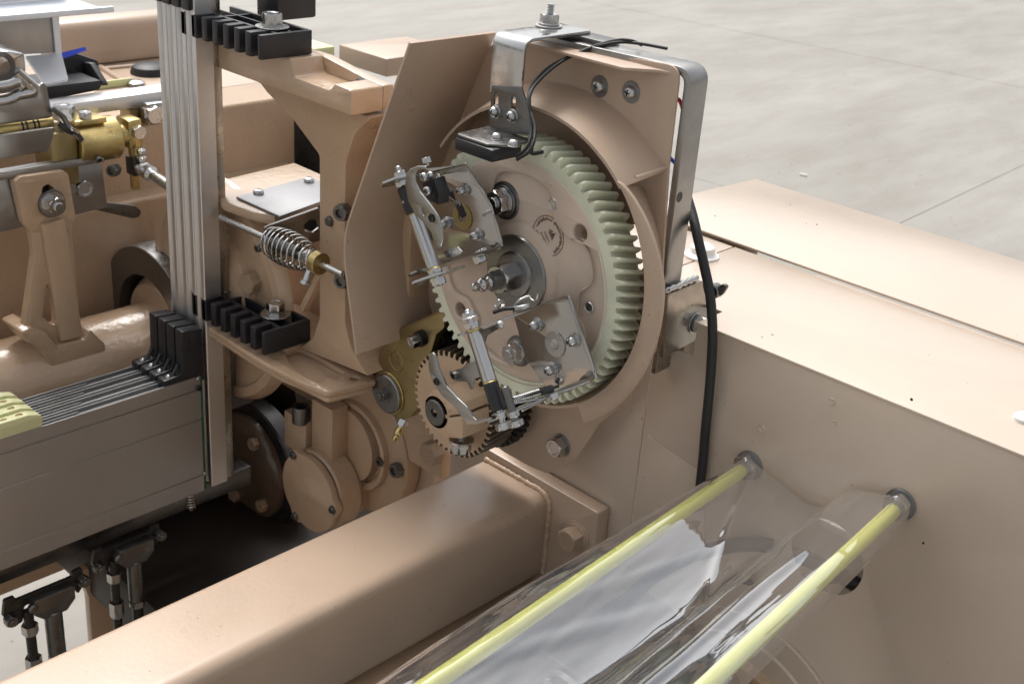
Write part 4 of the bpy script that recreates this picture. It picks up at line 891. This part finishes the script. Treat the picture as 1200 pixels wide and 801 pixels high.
lathe('bearing_boss', (hd.x-8, 60, hd.z), -Y, [(50, 0), (49, 12), (44, 13), (0, 13)], 'cast', hb, n=64)
lathe('rear_flange', (hd.x+10, 84, hd.z), Y, [(0, 0), (106, 0), (106, 14), (0, 14)], 'paint', hb, n=80)
inst('bolt', 'hex_dark', at(468, 549, 1, 60), -Y, 17, 10, hb); inst('bolt', 'hex_dark', at(452, 538, 1, 60), -Y, 11, 12, hb)
p = at(512, 528, 1, 60); inst('bolt', 'hex_tan', p, -Y, 26, 16, hb)

# ================================================================== BRASS LEVER
LY = 12
lv = thing('brass_lever', 'golden lever plate with grey washer and stamped emblem beside the pinion', 'lever', at(460, 440, 1, LY))
lx = [(446, 395), (522, 360), (520, 385), (511, 392), (503, 420), (496, 462), (488, 480), (480, 489), (468, 492), (452, 482), (444, 466), (441, 440)]
ext('lever_plate', 1, LY, LY+12, fillet(px_out(lx, LY), 7), 'brass_dull', lv, bev=1.5)
p = at(456, 460, 1, LY); lathe('pivot_washer', p, -Y, [(0, 0), (23, 0), (23.5, 1), (23.5, 5), (22, 6), (0, 6)], 'grey_disc', lv, n=56); ring('pivot_rim', p+Y*.2, -Y, 26, 22, 2.4, 'brass', lv)
inst('pivot_bolt', 'nut_dark', p-Y*6, -Y, 13, 8, lv, roll=.3)
p = at(465, 423, 1, LY); ring('emblem_ring', p+Y*.3, -Y, 12, 11, 1, 'brass_dull', lv); 
ext('emblem_bar', 1, LY-.8, LY+.2, [(p.x-6, p.z-5), (p.x+8, p.z-5), (p.x+6.5, p.z-3), (p.x-6, p.z-3)], 'brass_dull', lv, bev=.2); ext('emblem_triangle', 1, LY-.8, LY+.2, [(p.x-1, p.z-2.4), (p.x+4, p.z-2.4), (p.x+1, p.z+8)], 'brass_dull', lv, bev=.2)
n0, n1 = at(474, 492, 1, LY+4), at(466, 508, 1, LY-6); dn = (n1-n0).normalized()
inst('grease_nipple_base', 'hex', n0, dn, 12, 8, lv); lathe('grease_nipple', n0+dn*8, dn, [(4, 0), (4, 4), (5, 6), (5, 10), (3, 12), (3, 14), (4, 16), (2, 19), (0, 19)], 'brass', lv, n=20)

# ================================================================== LEFT: SHAFT, RING, WALLS
RY = -30
C = at(173, 383, 1, RY); Ro = 113; Ri = 74
Rs = 66; SZ = at(102, 377, 0, C.x).z-Rs
Rhub = Ri-8
shaft = thing('cross_shaft', 'thick tan round shaft behind the aluminium frames with a foot boss on it', 'shaft', (C.x, -200, SZ-Rs))
lathe('shaft_tube', (C.x, -900, SZ), Y, [(0, 0), (Rs, 0), (Rs, 874), (Rs+3, 882), (Rs+3, 1130), (0, 1130)], 'cast', shaft, n=96)
lathe('hub', (C.x, RY+8, C.z), Y, [(0, 0), (Rhub-8, 0), (Rhub, 10), (Rhub, 300), (0, 300)], 'cast', shaft, n=80)
ringt = thing('steel_half_ring', 'dark steel collar ring around the tan shaft left of the aluminium posts', 'ring', (C.x, RY, C.z))
lathe('collar', (C.x, RY, C.z), Y, [(Ri, 0), (Ro-1, 0), (Ro, 1), (Ro, 60), (Ri, 60), (Ri, 0)], 'grey_disc', ringt, n=96)
wall = thing('frame_wall', 'long tan cast side wall of the machine behind the shaft', 'machine wall', (-760, -300, -700))
zd = at(262, 124, 0, -770).z; zl = at(160, 234, 0, -740).z
yend = at(345, 190, 0, -770).y
ext('upper_wall', 1, -1100, yend, fillet([(-860, zl-60), (-770, zl-60), (-770, zd), (-860, zd)], [0, 0, 7, 0], 6), 'rough_cast', wall, bev=1, ang=40)
ext('lower_wall', 1, -1100, yend-16, fillet([(-860, zl-260), (-740, zl-260), (-740, zl), (-860, zl+6)], [0, 4, 7, 0], 6), 'cast', wall, bev=1, ang=40)
ext('lower_skirt', 1, -480, yend+120, [(-860, -720), (-790, -720), (-790, zl-262), (-860, zl-262)], 'cast', wall, bev=1)
ext('deck', 2, zd-16, zd, fillet([(-1120, -1100), (-863, -1100), (-863, yend+40), (-1120, yend+40)], 4), 'paint', wall, bev=1.5)
r0 = at(72, 84, 2, zd); r1 = at(180, 74, 2, zd)
bmx = at(120, 76, 2, zd).x
ext('rolled_beam', 1, at(72, 60, 0, bmx).y, yend+40, fillet([(bmx-70, zd+.3), (bmx, zd+.3), (bmx, zd+20), (bmx-6, zd+70), (bmx-70, zd+70)], [0, 6, 30, 30, 30], 8), 'paint', wall, bev=.5, ang=70)
for (u0, v0), (u1, v1), h_ in (((118, 80), (150, 100), 5), ((120, 82), (185, 76), 4)):
    a, b = at(u0, v0, 2, zd), at(u1, v1, 2, zd); tube('deck_ridge', [a+Z*1, b+Z*1], h_, 'paint', wall, smooth=False, n=8)
p = at(176, 86, 2, zd); cap_ = thing('black_oval_cap', 'black oval rubber cap lying on the tan deck at upper left', 'cap', p)
lathe('dome', p, Z, [(30, 0), (30, 4), (27, 11), (20, 15), (0, 16.5)], 'rubber', cap_, n=48)
p = at(160, 101, 2, zd); lathe('screw_dome', p, Z, [(14, 0), (13, 6), (8, 9), (0, 10)], 'steel', wall, n=24)
tag(box('pale_rail_block', at(112, 106, 2, zd), at(150, 98, 2, zd)+Vector((10, 0, 12)), 'cream', bev=2, base=at(130, 100, 2, zd)), 'cream block on the deck behind the bright steel rail', 'block')
# pale boxes beyond the upper arm
p = at(390, 72, 2, zd); fb = thing('pale_box', 'pale tan box corner beyond the upper cast arm', 'box', p)
box('lid', (p.x-120, p.y-30, zd+1), (p.x-20, p.y+20, zd+20), 'cream', fb, bev=2); box('lower_box', (p.x-60, p.y+60.5, zd-20), (p.x+70, p.y+220, zd+12), 'paint', fb, bev=3)
tag(box('gap_shade_block', (-900, yend+24, -600), (-700, yend+130, zd-30), 'black_steel', bev=2, base=(-800, yend+100, -600)), 'black block added to give the dark of the gap behind the cast wall', 'column')  # black block added where the gap is only dark
# lower inside of the machine, deep shade put into its dark colours
ins = thing('machine_inside', 'inner casting below the frames, oily in part, deep shade put into its dark colour', 'machine casting', (-600, 100, -720))
box('inner_plate', (-790, yend+128, -948), (-90, yend+140, zl-40), 'paint', ins, bev=1)
cu0 = at(296, 545, 1, 70)
lathe('dark_flange', (cu0.x, 70, cu0.z), Y, [(0, 0), (95, 0), (97, 3), (97, 26), (0, 26)], 'black_steel', ins, n=72)
lathe('dark_flange_tan', (cu0.x-4, 58, cu0.z), Y, [(0, 0), (72, 0), (80, 4), (82, 11), (0, 11)], 'oily_shaded_cast', ins, n=72)  # tan disc coloured dark for the shade it sits in, and oil
for a_ in (60, 130, 250, 320): inst('bolt', 'hex_tan', (cu0.x-4+62*cos(radians(a_)), 58, cu0.z+62*sin(radians(a_))), -Y, 17, 9, ins)
lathe('rear_drum', (cu0.x-90, 130, cu0.z+70), Y, [(0, 0), (118, 0), (118, 30), (0, 30)], 'deep_shade', ins, n=72)  # drum coloured near black in place of shade
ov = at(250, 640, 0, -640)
box('sump', (-740, -170, -640), (-380, 200, -560), 'deep_shade', ins, bev=10)  # block coloured near black, shade put into its colour
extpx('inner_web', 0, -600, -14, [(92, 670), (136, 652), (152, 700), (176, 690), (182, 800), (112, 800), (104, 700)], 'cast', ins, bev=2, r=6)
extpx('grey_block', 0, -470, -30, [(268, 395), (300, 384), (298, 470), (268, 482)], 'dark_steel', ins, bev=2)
box('sump_wall', (-640, -150, -560), (-600, 190, -470), 'deep_shade', ins, bev=6)
# concentric tan bearing to the right of the posts
BYY = -14; dc = at(252, 340, 1, BYY); R1 = (at(322, 326, 1, BYY)-dc).length
br = thing('round_bearing_cap', 'concentric tan bearing cap between the posts and the steel spring', 'bearing cap', dc)
lathe('outer_ring', dc, -Y, [(0, -14), (R1+8, -14), (R1+6, -8), (R1, 0), (R1-12, 1), (R1-15, -3), (0, -3)], 'cast', br, n=96)
lathe('dome', dc+Y*2.9, -Y, [(0, 0), (R1*.62, 0), (R1*.6, 8), (R1*.5, 15), (R1*.25, 19), (0, 20)], 'cast', br, n=80)
inst('bolt', 'hex_tan', at(298, 329, 1, BYY+2), -Y+X*.2, 24, 15, br)
# sloped shoulder under the cover plate
sh = [at(u, v, 2, pz-3.5) for u, v in ((262, 236), (375, 205), (420, 235), (330, 262), (262, 250))]
ext('shoulder', 2, pz-16, pz-3.4, [(a.x, a.y) for a in [at(u, v, 2, pz-3.5) for u, v in ((240, 215), (345, 190), (400, 214), (360, 240), (322, 252), (300, 249), (262, 236))]], 'cast', cst, bev=3)
ext('rear_web', 1, 64, 80, [(-700, -330), (-160, -330), (-160, za0-40), (-420, pz-64), (-700, pz-64)], 'rough_cast', cst, bev=2)

# ------------------------------------------------------------------ bracket on the shaft
BX = C.x+Rs*.6
hb_ = thing('shaft_bracket', 'tan cast bracket with slotted head and triangular leg on the shaft', 'bracket', (BX, at(70, 420, 0, BX).y, C.z))
def xo(pts, x): return [two(0, at(u, v, 0, x)) for u, v in pts]
hd_ = [(17, 213), (24, 207), (75, 200), (81, 205), (88, 247), (90, 255), (85, 262), (84, 274), (36, 272), (28, 262)]
ext('head', 0, BX-16, BX, fillet(xo(hd_, BX), 4), 'cast', hb_, holes=[fillet(xo([(50, 220), (56, 216), (63, 220), (66, 250), (50, 250)], BX), 5)], bev=2)
ext('front_leg', 0, BX-2, BX+8, fillet(xo([(50, 264), (77, 256), (98, 395), (72, 401)], BX+8), 3), 'cast', hb_, bev=2.5)
ext('web', 0, BX-14, BX-1, fillet(xo([(36, 268), (84, 264), (96, 392), (70, 405), (27, 392), (40, 300)], BX-1), 4), 'cast', hb_, holes=[fillet(xo([(55, 330), (62, 345), (66, 384), (50, 372)], BX-1), 4)], bev=2)
ft = [(22, 388), (36, 382), (52, 388), (66, 404), (98, 396), (104, 384), (122, 402), (123, 414), (68, 431), (58, 428), (46, 408), (30, 400)]
ext('foot', 0, BX-44, BX+10, fillet(xo(ft, BX+6), 4), 'cast', hb_, bev=3)
p = at(60, 238, 0, BX); washer(p, X, 17, 3, hb_, 'dark_steel', ri=6); inst('flange_nut', 'nut_flange', p+X*3, X, 20, 14, hb_, roll=.2)
bp_ = thing('steel_bar_plate', 'long grey steel plate with turned lip behind the slotted bracket head', 'plate', at(60, 230, 0, BX-18))
ext('plate', 0, BX-22, BX-17, xo([(-60, 216), (119, 190), (126, 243), (-60, 286)], BX-17), 'grey_steel', bp_, bev=.6)
ext('lip', 0, BX-22, BX-8, xo([(-60, 212), (119, 182), (122, 184), (122, 190), (-60, 222)], BX-8), 'grey_steel', bp_, bev=1)
inst('bolt', 'hex', at(97, 220, 0, BX-17), X, 20, 8, bp_, roll=.3)
ext('finger', 0, BX-34, BX-29, fillet(xo([(112, 236), (158, 241), (166, 247), (164, 254), (156, 256), (112, 246)], BX-29), 5), 'dark_steel', bp_, bev=.8)

# ------------------------------------------------------------------ brass cylinder group
GX = -640
gc = thing('brass_cylinder', 'golden brass actuator cylinder with clamp end at the upper left', 'cylinder', at(100, 180, 0, GX))
g0, g1_ = at(84, 168, 0, GX), at(134, 160, 0, GX); ay = g1_.y-g0.y
g0 = Vector((GX, g0.y, (g0.z+g1_.z)/2)); rb = 27
lathe('body', g0, Y, [(0, 0), (rb-2, 0), (rb, 2), (rb, ay-2), (rb-2, ay), (0, ay)], 'brass', gc, n=56)
lathe('neck', g0+Y*ay, Y, [(14, 0), (14, 14), (0, 14)], 'brass', gc, n=40)
ybk = g0.y+ay+12
box('clamp_block', (GX-18, ybk, g0.z-16), (GX+14, ybk+20, g0.z+22), 'brass', gc, bev=4)
box('clamp_stem', (GX+2, ybk+4, g0.z-70), (GX+12, ybk+13, g0.z-14), 'brass', gc, bev=1)
inst('bolt', 'hex', (GX+14, ybk+12, g0.z+6), X, 16, 8, gc, roll=.2); inst('bolt', 'cap_bright', (GX+rb*.9, g0.y+ay*.35, g0.z-16), X-Z*.5, 8, 4, gc)
box('port_plate', (GX-26, g0.y-4, g0.z+rb-2), (GX+20, g0.y+38, g0.z+rb+5), 'brass', gc, bev=1.5)
inst('port_nut', 'hex', (GX+2, g0.y-8, g0.z+rb+5), Z, 24, 16, gc); inst('port_nut', 'hex', (GX+12, g0.y+14, g0.z+rb+5), Z, 14, 8, gc, roll=.4)
box('support_block', (GX-30, g0.y-34, g0.z-46), (GX+16, g0.y-1, g0.z+20), 'brass_dull', gc, bev=2)
re_ = thing('rod_end', 'dark rod end with ball nipple below the brass clamp block', 'rod end', at(160, 193, 0, GX+10))
p = at(160, 193, 0, GX+10); box('fork', p-Vector((10, 10, 12)), p+Vector((10, 10, 12)), 'black_steel', re_, bev=2)
q = at(205, 222, 0, GX+100); dd = (q-p).normalized(); lathe('rod', p+dd*10, dd, [(0, 0), (9, 0), (10, 8), (8, 12), (10, 16), (10, 26), (6.5, 30), (6.5, 120), (0, 120)], 'zinc', re_, n=24)
lathe('ball_nipple', p+Z*10+dd*14, Z, [(6, 0), (6, 4), (3.5, 7), (6, 10), (6, 14), (3, 17), (0, 17.5)], 'steel', re_, n=20)
inst('nut', 'hex_dark', at(136, 198, 0, GX+10), -Y+X*.6, 14, 12, re_)
# rails
rl = thing('steel_rail', 'bright flat steel rail above the brass cylinder', 'rail', at(120, 115, 0, -680))
ra, rb_ = at(62, 124, 0, -665), at(182, 108, 0, -665)
box('rail_bar', (-700, ra.y-60, rb_.z-17), (-665, rb_.y+60, rb_.z), 'alu', rl, bev=1.5)
box('rail_block', (-668, at(168, 125, 0, -660).y, at(168, 146, 0, -660).z), (-650, at(168, 125, 0, -660).y+60, at(168, 120, 0, -660).z), 'steel', rl, bev=1.5)
inst('bolt', 'hex', at(178, 134, 0, -650), X, 20, 9, rl)
box('brass_strip', (-700, at(150, 140, 0, -680).y, at(150, 150, 0, -680).z), (-675, at(185, 140, 0, -680).y+40, at(150, 128, 0, -680).z), 'brass_dull', rl, bev=1)
# cast clamps at the left edge
TX = -575
cl = thing('steel_gripper', 'bright cast steel gripper with curved arms at the left edge', 'gripper', at(20, 120, 0, TX))
ext('block', 0, TX-50, TX, fillet(xo([(-40, 62), (10, 60), (29, 63), (31, 84), (20, 90), (-40, 92)], TX), 4), 'steel', cl, bev=2)
lathe('bore', at(1, 78, 0, TX), X, [(4, -1), (16, -1), (16, 1), (11, 2), (10, -.5)], 'dark_steel', cl, n=32)
tube('arm', [at(18, 84, 0, TX), at(28, 93, 0, TX), at(40, 104, 0, TX), at(36, 109, 0, TX), at(22, 112, 0, TX), at(8, 118, 0, TX), at(-20, 122, 0, TX)], 7, 'steel', cl, n=12)
tube('arm', [at(-20, 104, 0, TX), at(8, 100, 0, TX), at(20, 96, 0, TX), at(26, 100, 0, TX)], 8, 'steel', cl, n=12)
ext('blade', 0, TX, TX+6, fillet(xo([(-40, 128), (44, 114), (44, 103), (51, 96), (55, 102), (62, 138), (-40, 152)], TX+6), 4), 'grey_steel', cl, bev=.8)
ext('lower_blade', 0, TX, TX+8, fillet(xo([(-40, 164), (66, 149), (57, 177), (-40, 194)], TX+8), 3), 'grey_steel', cl, bev=.8)
a, b = at(-40, 158, 0, TX-6), at(60, 143, 0, TX-6); cyl('brass_tube', (TX-6, a.y, a.z), (TX-6, b.y, a.z), 8, 'brass', cl)
for u in (22, 27, 36, 41): ring('dark_band', (TX-6, at(u, 148, 0, TX-6).y, a.z), Y, 8.3, 6, 3, 'black_steel', cl)
tube('release_lever', [at(62, 128, 0, TX+10), at(74, 137, 0, TX+10), at(79, 147, 0, TX+12), at(84, 152, 0, TX+14)], 3.2, 'dark_steel', cl); tube('release_lever', [at(68, 144, 0, TX+12), at(78, 152, 0, TX+14), at(90, 158, 0, TX+14), at(96, 165, 0, TX+16)], 3.4, 'black_steel', cl)
ext('release_tip', 0, TX+14, TX+17, fillet(xo([(82, 148), (90, 152), (97, 164), (94, 166), (84, 157)], TX+17), 2), 'steel', cl, bev=.8)
# pale aluminium panel and channel
AXX = -740
pa = thing('aluminium_channel', 'pale aluminium channel and upright plate in the top left corner', 'channel', at(40, 90, 0, AXX))
ext('upright', 0, AXX-4, AXX, xo([(-60, 24), (62, 17), (66, 62), (-60, 68)], AXX), 'grey_steel', pa, bev=.5)
ext('end_flange', 0, AXX, AXX+3, xo([(61, 15), (69, 15), (73, 66), (66, 68)], AXX+3), 'white_alu', pa, bev=.5)
f4 = [at(30, 66, 0, AXX+1), at(72, 62, 0, AXX+1), at(80, 93, 0, AXX+50), at(52, 98, 0, AXX+50)]
mesh_obj('foot_plate', [*f4, *[p-Z*3-X*2 for p in f4]], [(0, 1, 2, 3), (7, 6, 5, 4), (0, 4, 5, 1), (1, 5, 6, 2), (2, 6, 7, 3), (3, 7, 4, 0)], 'white_alu', pa)
box('channel_web', (AXX-60, -1000, at(60, 16, 0, AXX+10).z), (AXX+30, at(112, 8, 0, AXX).y, at(60, 16, 0, AXX+10).z+3), 'white_alu', pa, bev=.8)
box('channel_lip', (AXX+30, -1000, at(60, 16, 0, AXX+32).z-4), (AXX+36, at(112, 8, 0, AXX).y+6, at(60, 16, 0, AXX+32).z+3), 'white_alu', pa, bev=1)
box('channel_back', (AXX-64, -1000, at(60, 16, 0, AXX+10).z+3.2), (AXX-60.5, at(106, 0, 0, AXX).y, at(60, 16, 0, AXX+10).z+60), 'white_alu', pa, bev=.8)
kb = thing('black_bracket', 'black moulded bracket under the pale aluminium plate', 'bracket', at(90, 100, 0, AXX+30))
ext('body', 0, AXX-40, AXX+30, fillet(xo([(40, 104), (118, 94), (120, 100), (116, 106), (62, 117), (50, 116)], AXX+30), 3), 'black', kb, bev=2)
ext('upstand', 0, AXX-44, AXX-30, fillet(xo([(70, 66), (88, 62), (115, 71), (118, 94), (70, 100)], AXX-30), 4), 'black', kb, bev=2)
ext('side_gusset', 1, at(110, 80, 0, AXX).y, at(110, 80, 0, AXX).y+8, fillet([(AXX-40, at(110, 98, 0, AXX).z), (AXX+26, at(110, 98, 0, AXX).z), (AXX-10, at(110, 76, 0, AXX).z), (AXX-40, at(110, 70, 0, AXX-40).z)], 4), 'black', kb, bev=1.5)
a, b = at(72, 62, 0, AXX-20), at(100, 55, 0, AXX-20)
tag(mesh_obj('blue_ribbon', [a, b, b-Z*4+X*3, a-Z*7+X*3, a-Y*.8, b-Y*.8, b-Z*4+X*2, a-Z*7+X*2], [(0, 1, 2, 3), (7, 6, 5, 4), (0, 4, 5, 1), (2, 6, 7, 3)], 'blue', base=a), 'short blue strip sticking out beside the pale aluminium plate', 'strip')

# ================================================================== YELLOW RODS AND CLEAR FILM
RD = Vector((.1183, -1, .0694)).normalized()
def rod(u, v, lab, nr, dz=0):
    p = at(u, v, 1, PY-4); t = thing('yellow_rod', lab, 'rod', p, 'yellow sleeved rods under the clear film')
    cyl('sleeve', p+RD*14, p+RD*700, 6.6, 'yellow', t, n=32)
    cyl('core', p, p+RD*15, 6, 'zinc', t); inst('nut', 'hex', p+Y*3, -Y, 22, 11, t, roll=.3); washer(p+Y*3.6, -Y, 14.5, 1.8, t, 'grey_disc', ri=4)
    return p
r1p = rod(1053, 592, 'yellow sleeved rod nearer the right edge, ending in a steel nut on the panel', 1)
r2p = rod(876, 546, 'yellow sleeved rod beside the tan beam, ending in a steel nut on the panel', 2)
x1, x2 = r1p.x, r2p.x; z1, z2 = r1p.z, r2p.z
ctrl = [(x2-62, z2-66), (x2-50, z2-34), (x2-26, z2-7), (x2, z2+9.5), (x2+14, z2+5), (x2+45, z2-4), (x2+80, z2-8), (x1-45, z1-5), (x1-15, z1+6), (x1, z1+9.5), (x1+10, z1+3), (x1+11, z1-12), (x1+7, z1-24)]
cs = spline([(a, 0, b) for a, b in ctrl], 16); NS = len(cs); NT = 150
verts = []
for j in range(NT+1):
    y = PY-9-j*4.6
    t = j/NT; near = max(0, 1-j/26)
    for i, c in enumerate(cs):
        s_ = i/(NS-1); x, z = c.x, c.z
        k = min(1, abs(x-x1)/30)*min(1, abs(x-x2)/24)
        zz = z + k*(9*noise.noise(Vector((x*.014, y*.004, 1.3)))+1.0*noise.noise(Vector((x*.035, y*.006+x*.015, 7))))
        dgn = noise.noise(Vector(((x-y*.22)*.05, y*.004, 3)))
        zz += k*3*max(0, dgn)**1.5*(1 if x > x2 else .6)
        if x < x2: zz += near*26*s_*0+near*26*(x2-x)/62; x += near*46*(x2-x)/62
        if x > x1: zz += near*5
        x += .8*noise.noise(Vector((y*.02, i*.4, 5)))
        xr_ = x1-27+5*noise.noise(Vector((y*.008, 0, 2))); zz += 4.2*math.exp(-((x-xr_)/4.5)**2)*min(1, j/8)      # pinched fold beside the rod
        xq_ = x2+18+(j-6)*1.5; zz += 3.6*math.exp(-((x-xq_)/5)**2)*max(0, min(1, j/5))*max(0, 1-j/70)              # diagonal crease
        zz += .28*noise.noise(Vector((x*.12, y*.03, 9)))
        verts.append((x+.1183*(PY-y), y, zz+.0694*(PY-y)))
faces = [(j*NS+i, j*NS+i+1, (j+1)*NS+i+1, (j+1)*NS+i) for j in range(NT) for i in range(NS-1)]
me = bpy.data.meshes.new('clear_film'); base = Vector((x1, PY-200, z1))
me.from_pydata([((Vector(v)-base)*S)[:] for v in verts], [], faces); me.update()
fo = finish('clear_film', me, 'film', None, 180); fo.location = base*S
tag(fo, 'crumpled clear plastic film draped over the two yellow rods', 'plastic film')
# dark parts below the film
wh = thing('black_roller', 'black round roller seen blurred through the clear film', 'roller', at(800, 800, 1, 0))
p = at(820, 800, 1, 40); lathe('roller_body', p, -Y, [(0, 0), (52, 0), (54, 3), (54, 26), (50, 30), (0, 30)], 'rubber', wh, n=64); lathe('hub', p-Y*30, -Y, [(0, 0), (18, 0), (16, 8), (0, 8)], 'steel', wh, n=32)
tag(tube('black_loop_hose', [at(700, 740, 1, 20), at(725, 715, 1, 40), at(760, 680, 1, 55), at(800, 655, 1, 70), at(850, 640, 1, 82), at(885, 637, 1, 90), at(905, 640, 1, 99)], 7.5, 'rubber', base=at(800, 655, 1, 70)),
    'black hose curving along the panel beneath the clear film', 'hose')
gb = thing('dark_gearbox', 'dark metal mechanism under the clear film beside the beam', 'mechanism', at(740, 720, 1, 60))
p = at(735, 740, 1, 40); box('housing', (p.x-40, -60, p.z-90), (p.x+46, PY-1, p.z+10), 'black_steel', gb, bev=6); box('lower_girder', (-110, -900, -780), (bx1+7, PY-5, -404), 'cast', gb, bev=4); box('base_block', (bx1+8, -900, bz0-160), (p.x+120, PY-4, bz0-70), 'black_steel', gb, bev=8); box('base_step', (bx1+30, -300, bz0-69), (p.x+40, -80, bz0-30), 'dark_steel', gb, bev=6)
lathe('round_cover', (p.x+5, -60, p.z-34), -Y, [(0, 0), (38, 0), (36, 6), (0, 7)], 'dark_steel', gb, n=48)
for a_ in range(0, 360, 90): inst('bolt', 'hex', (p.x+5+29*cos(radians(a_+30)), -67, p.z-34+29*sin(radians(a_+30))), -Y, 9, 5, gb)
bpy.context.view_layer.update()
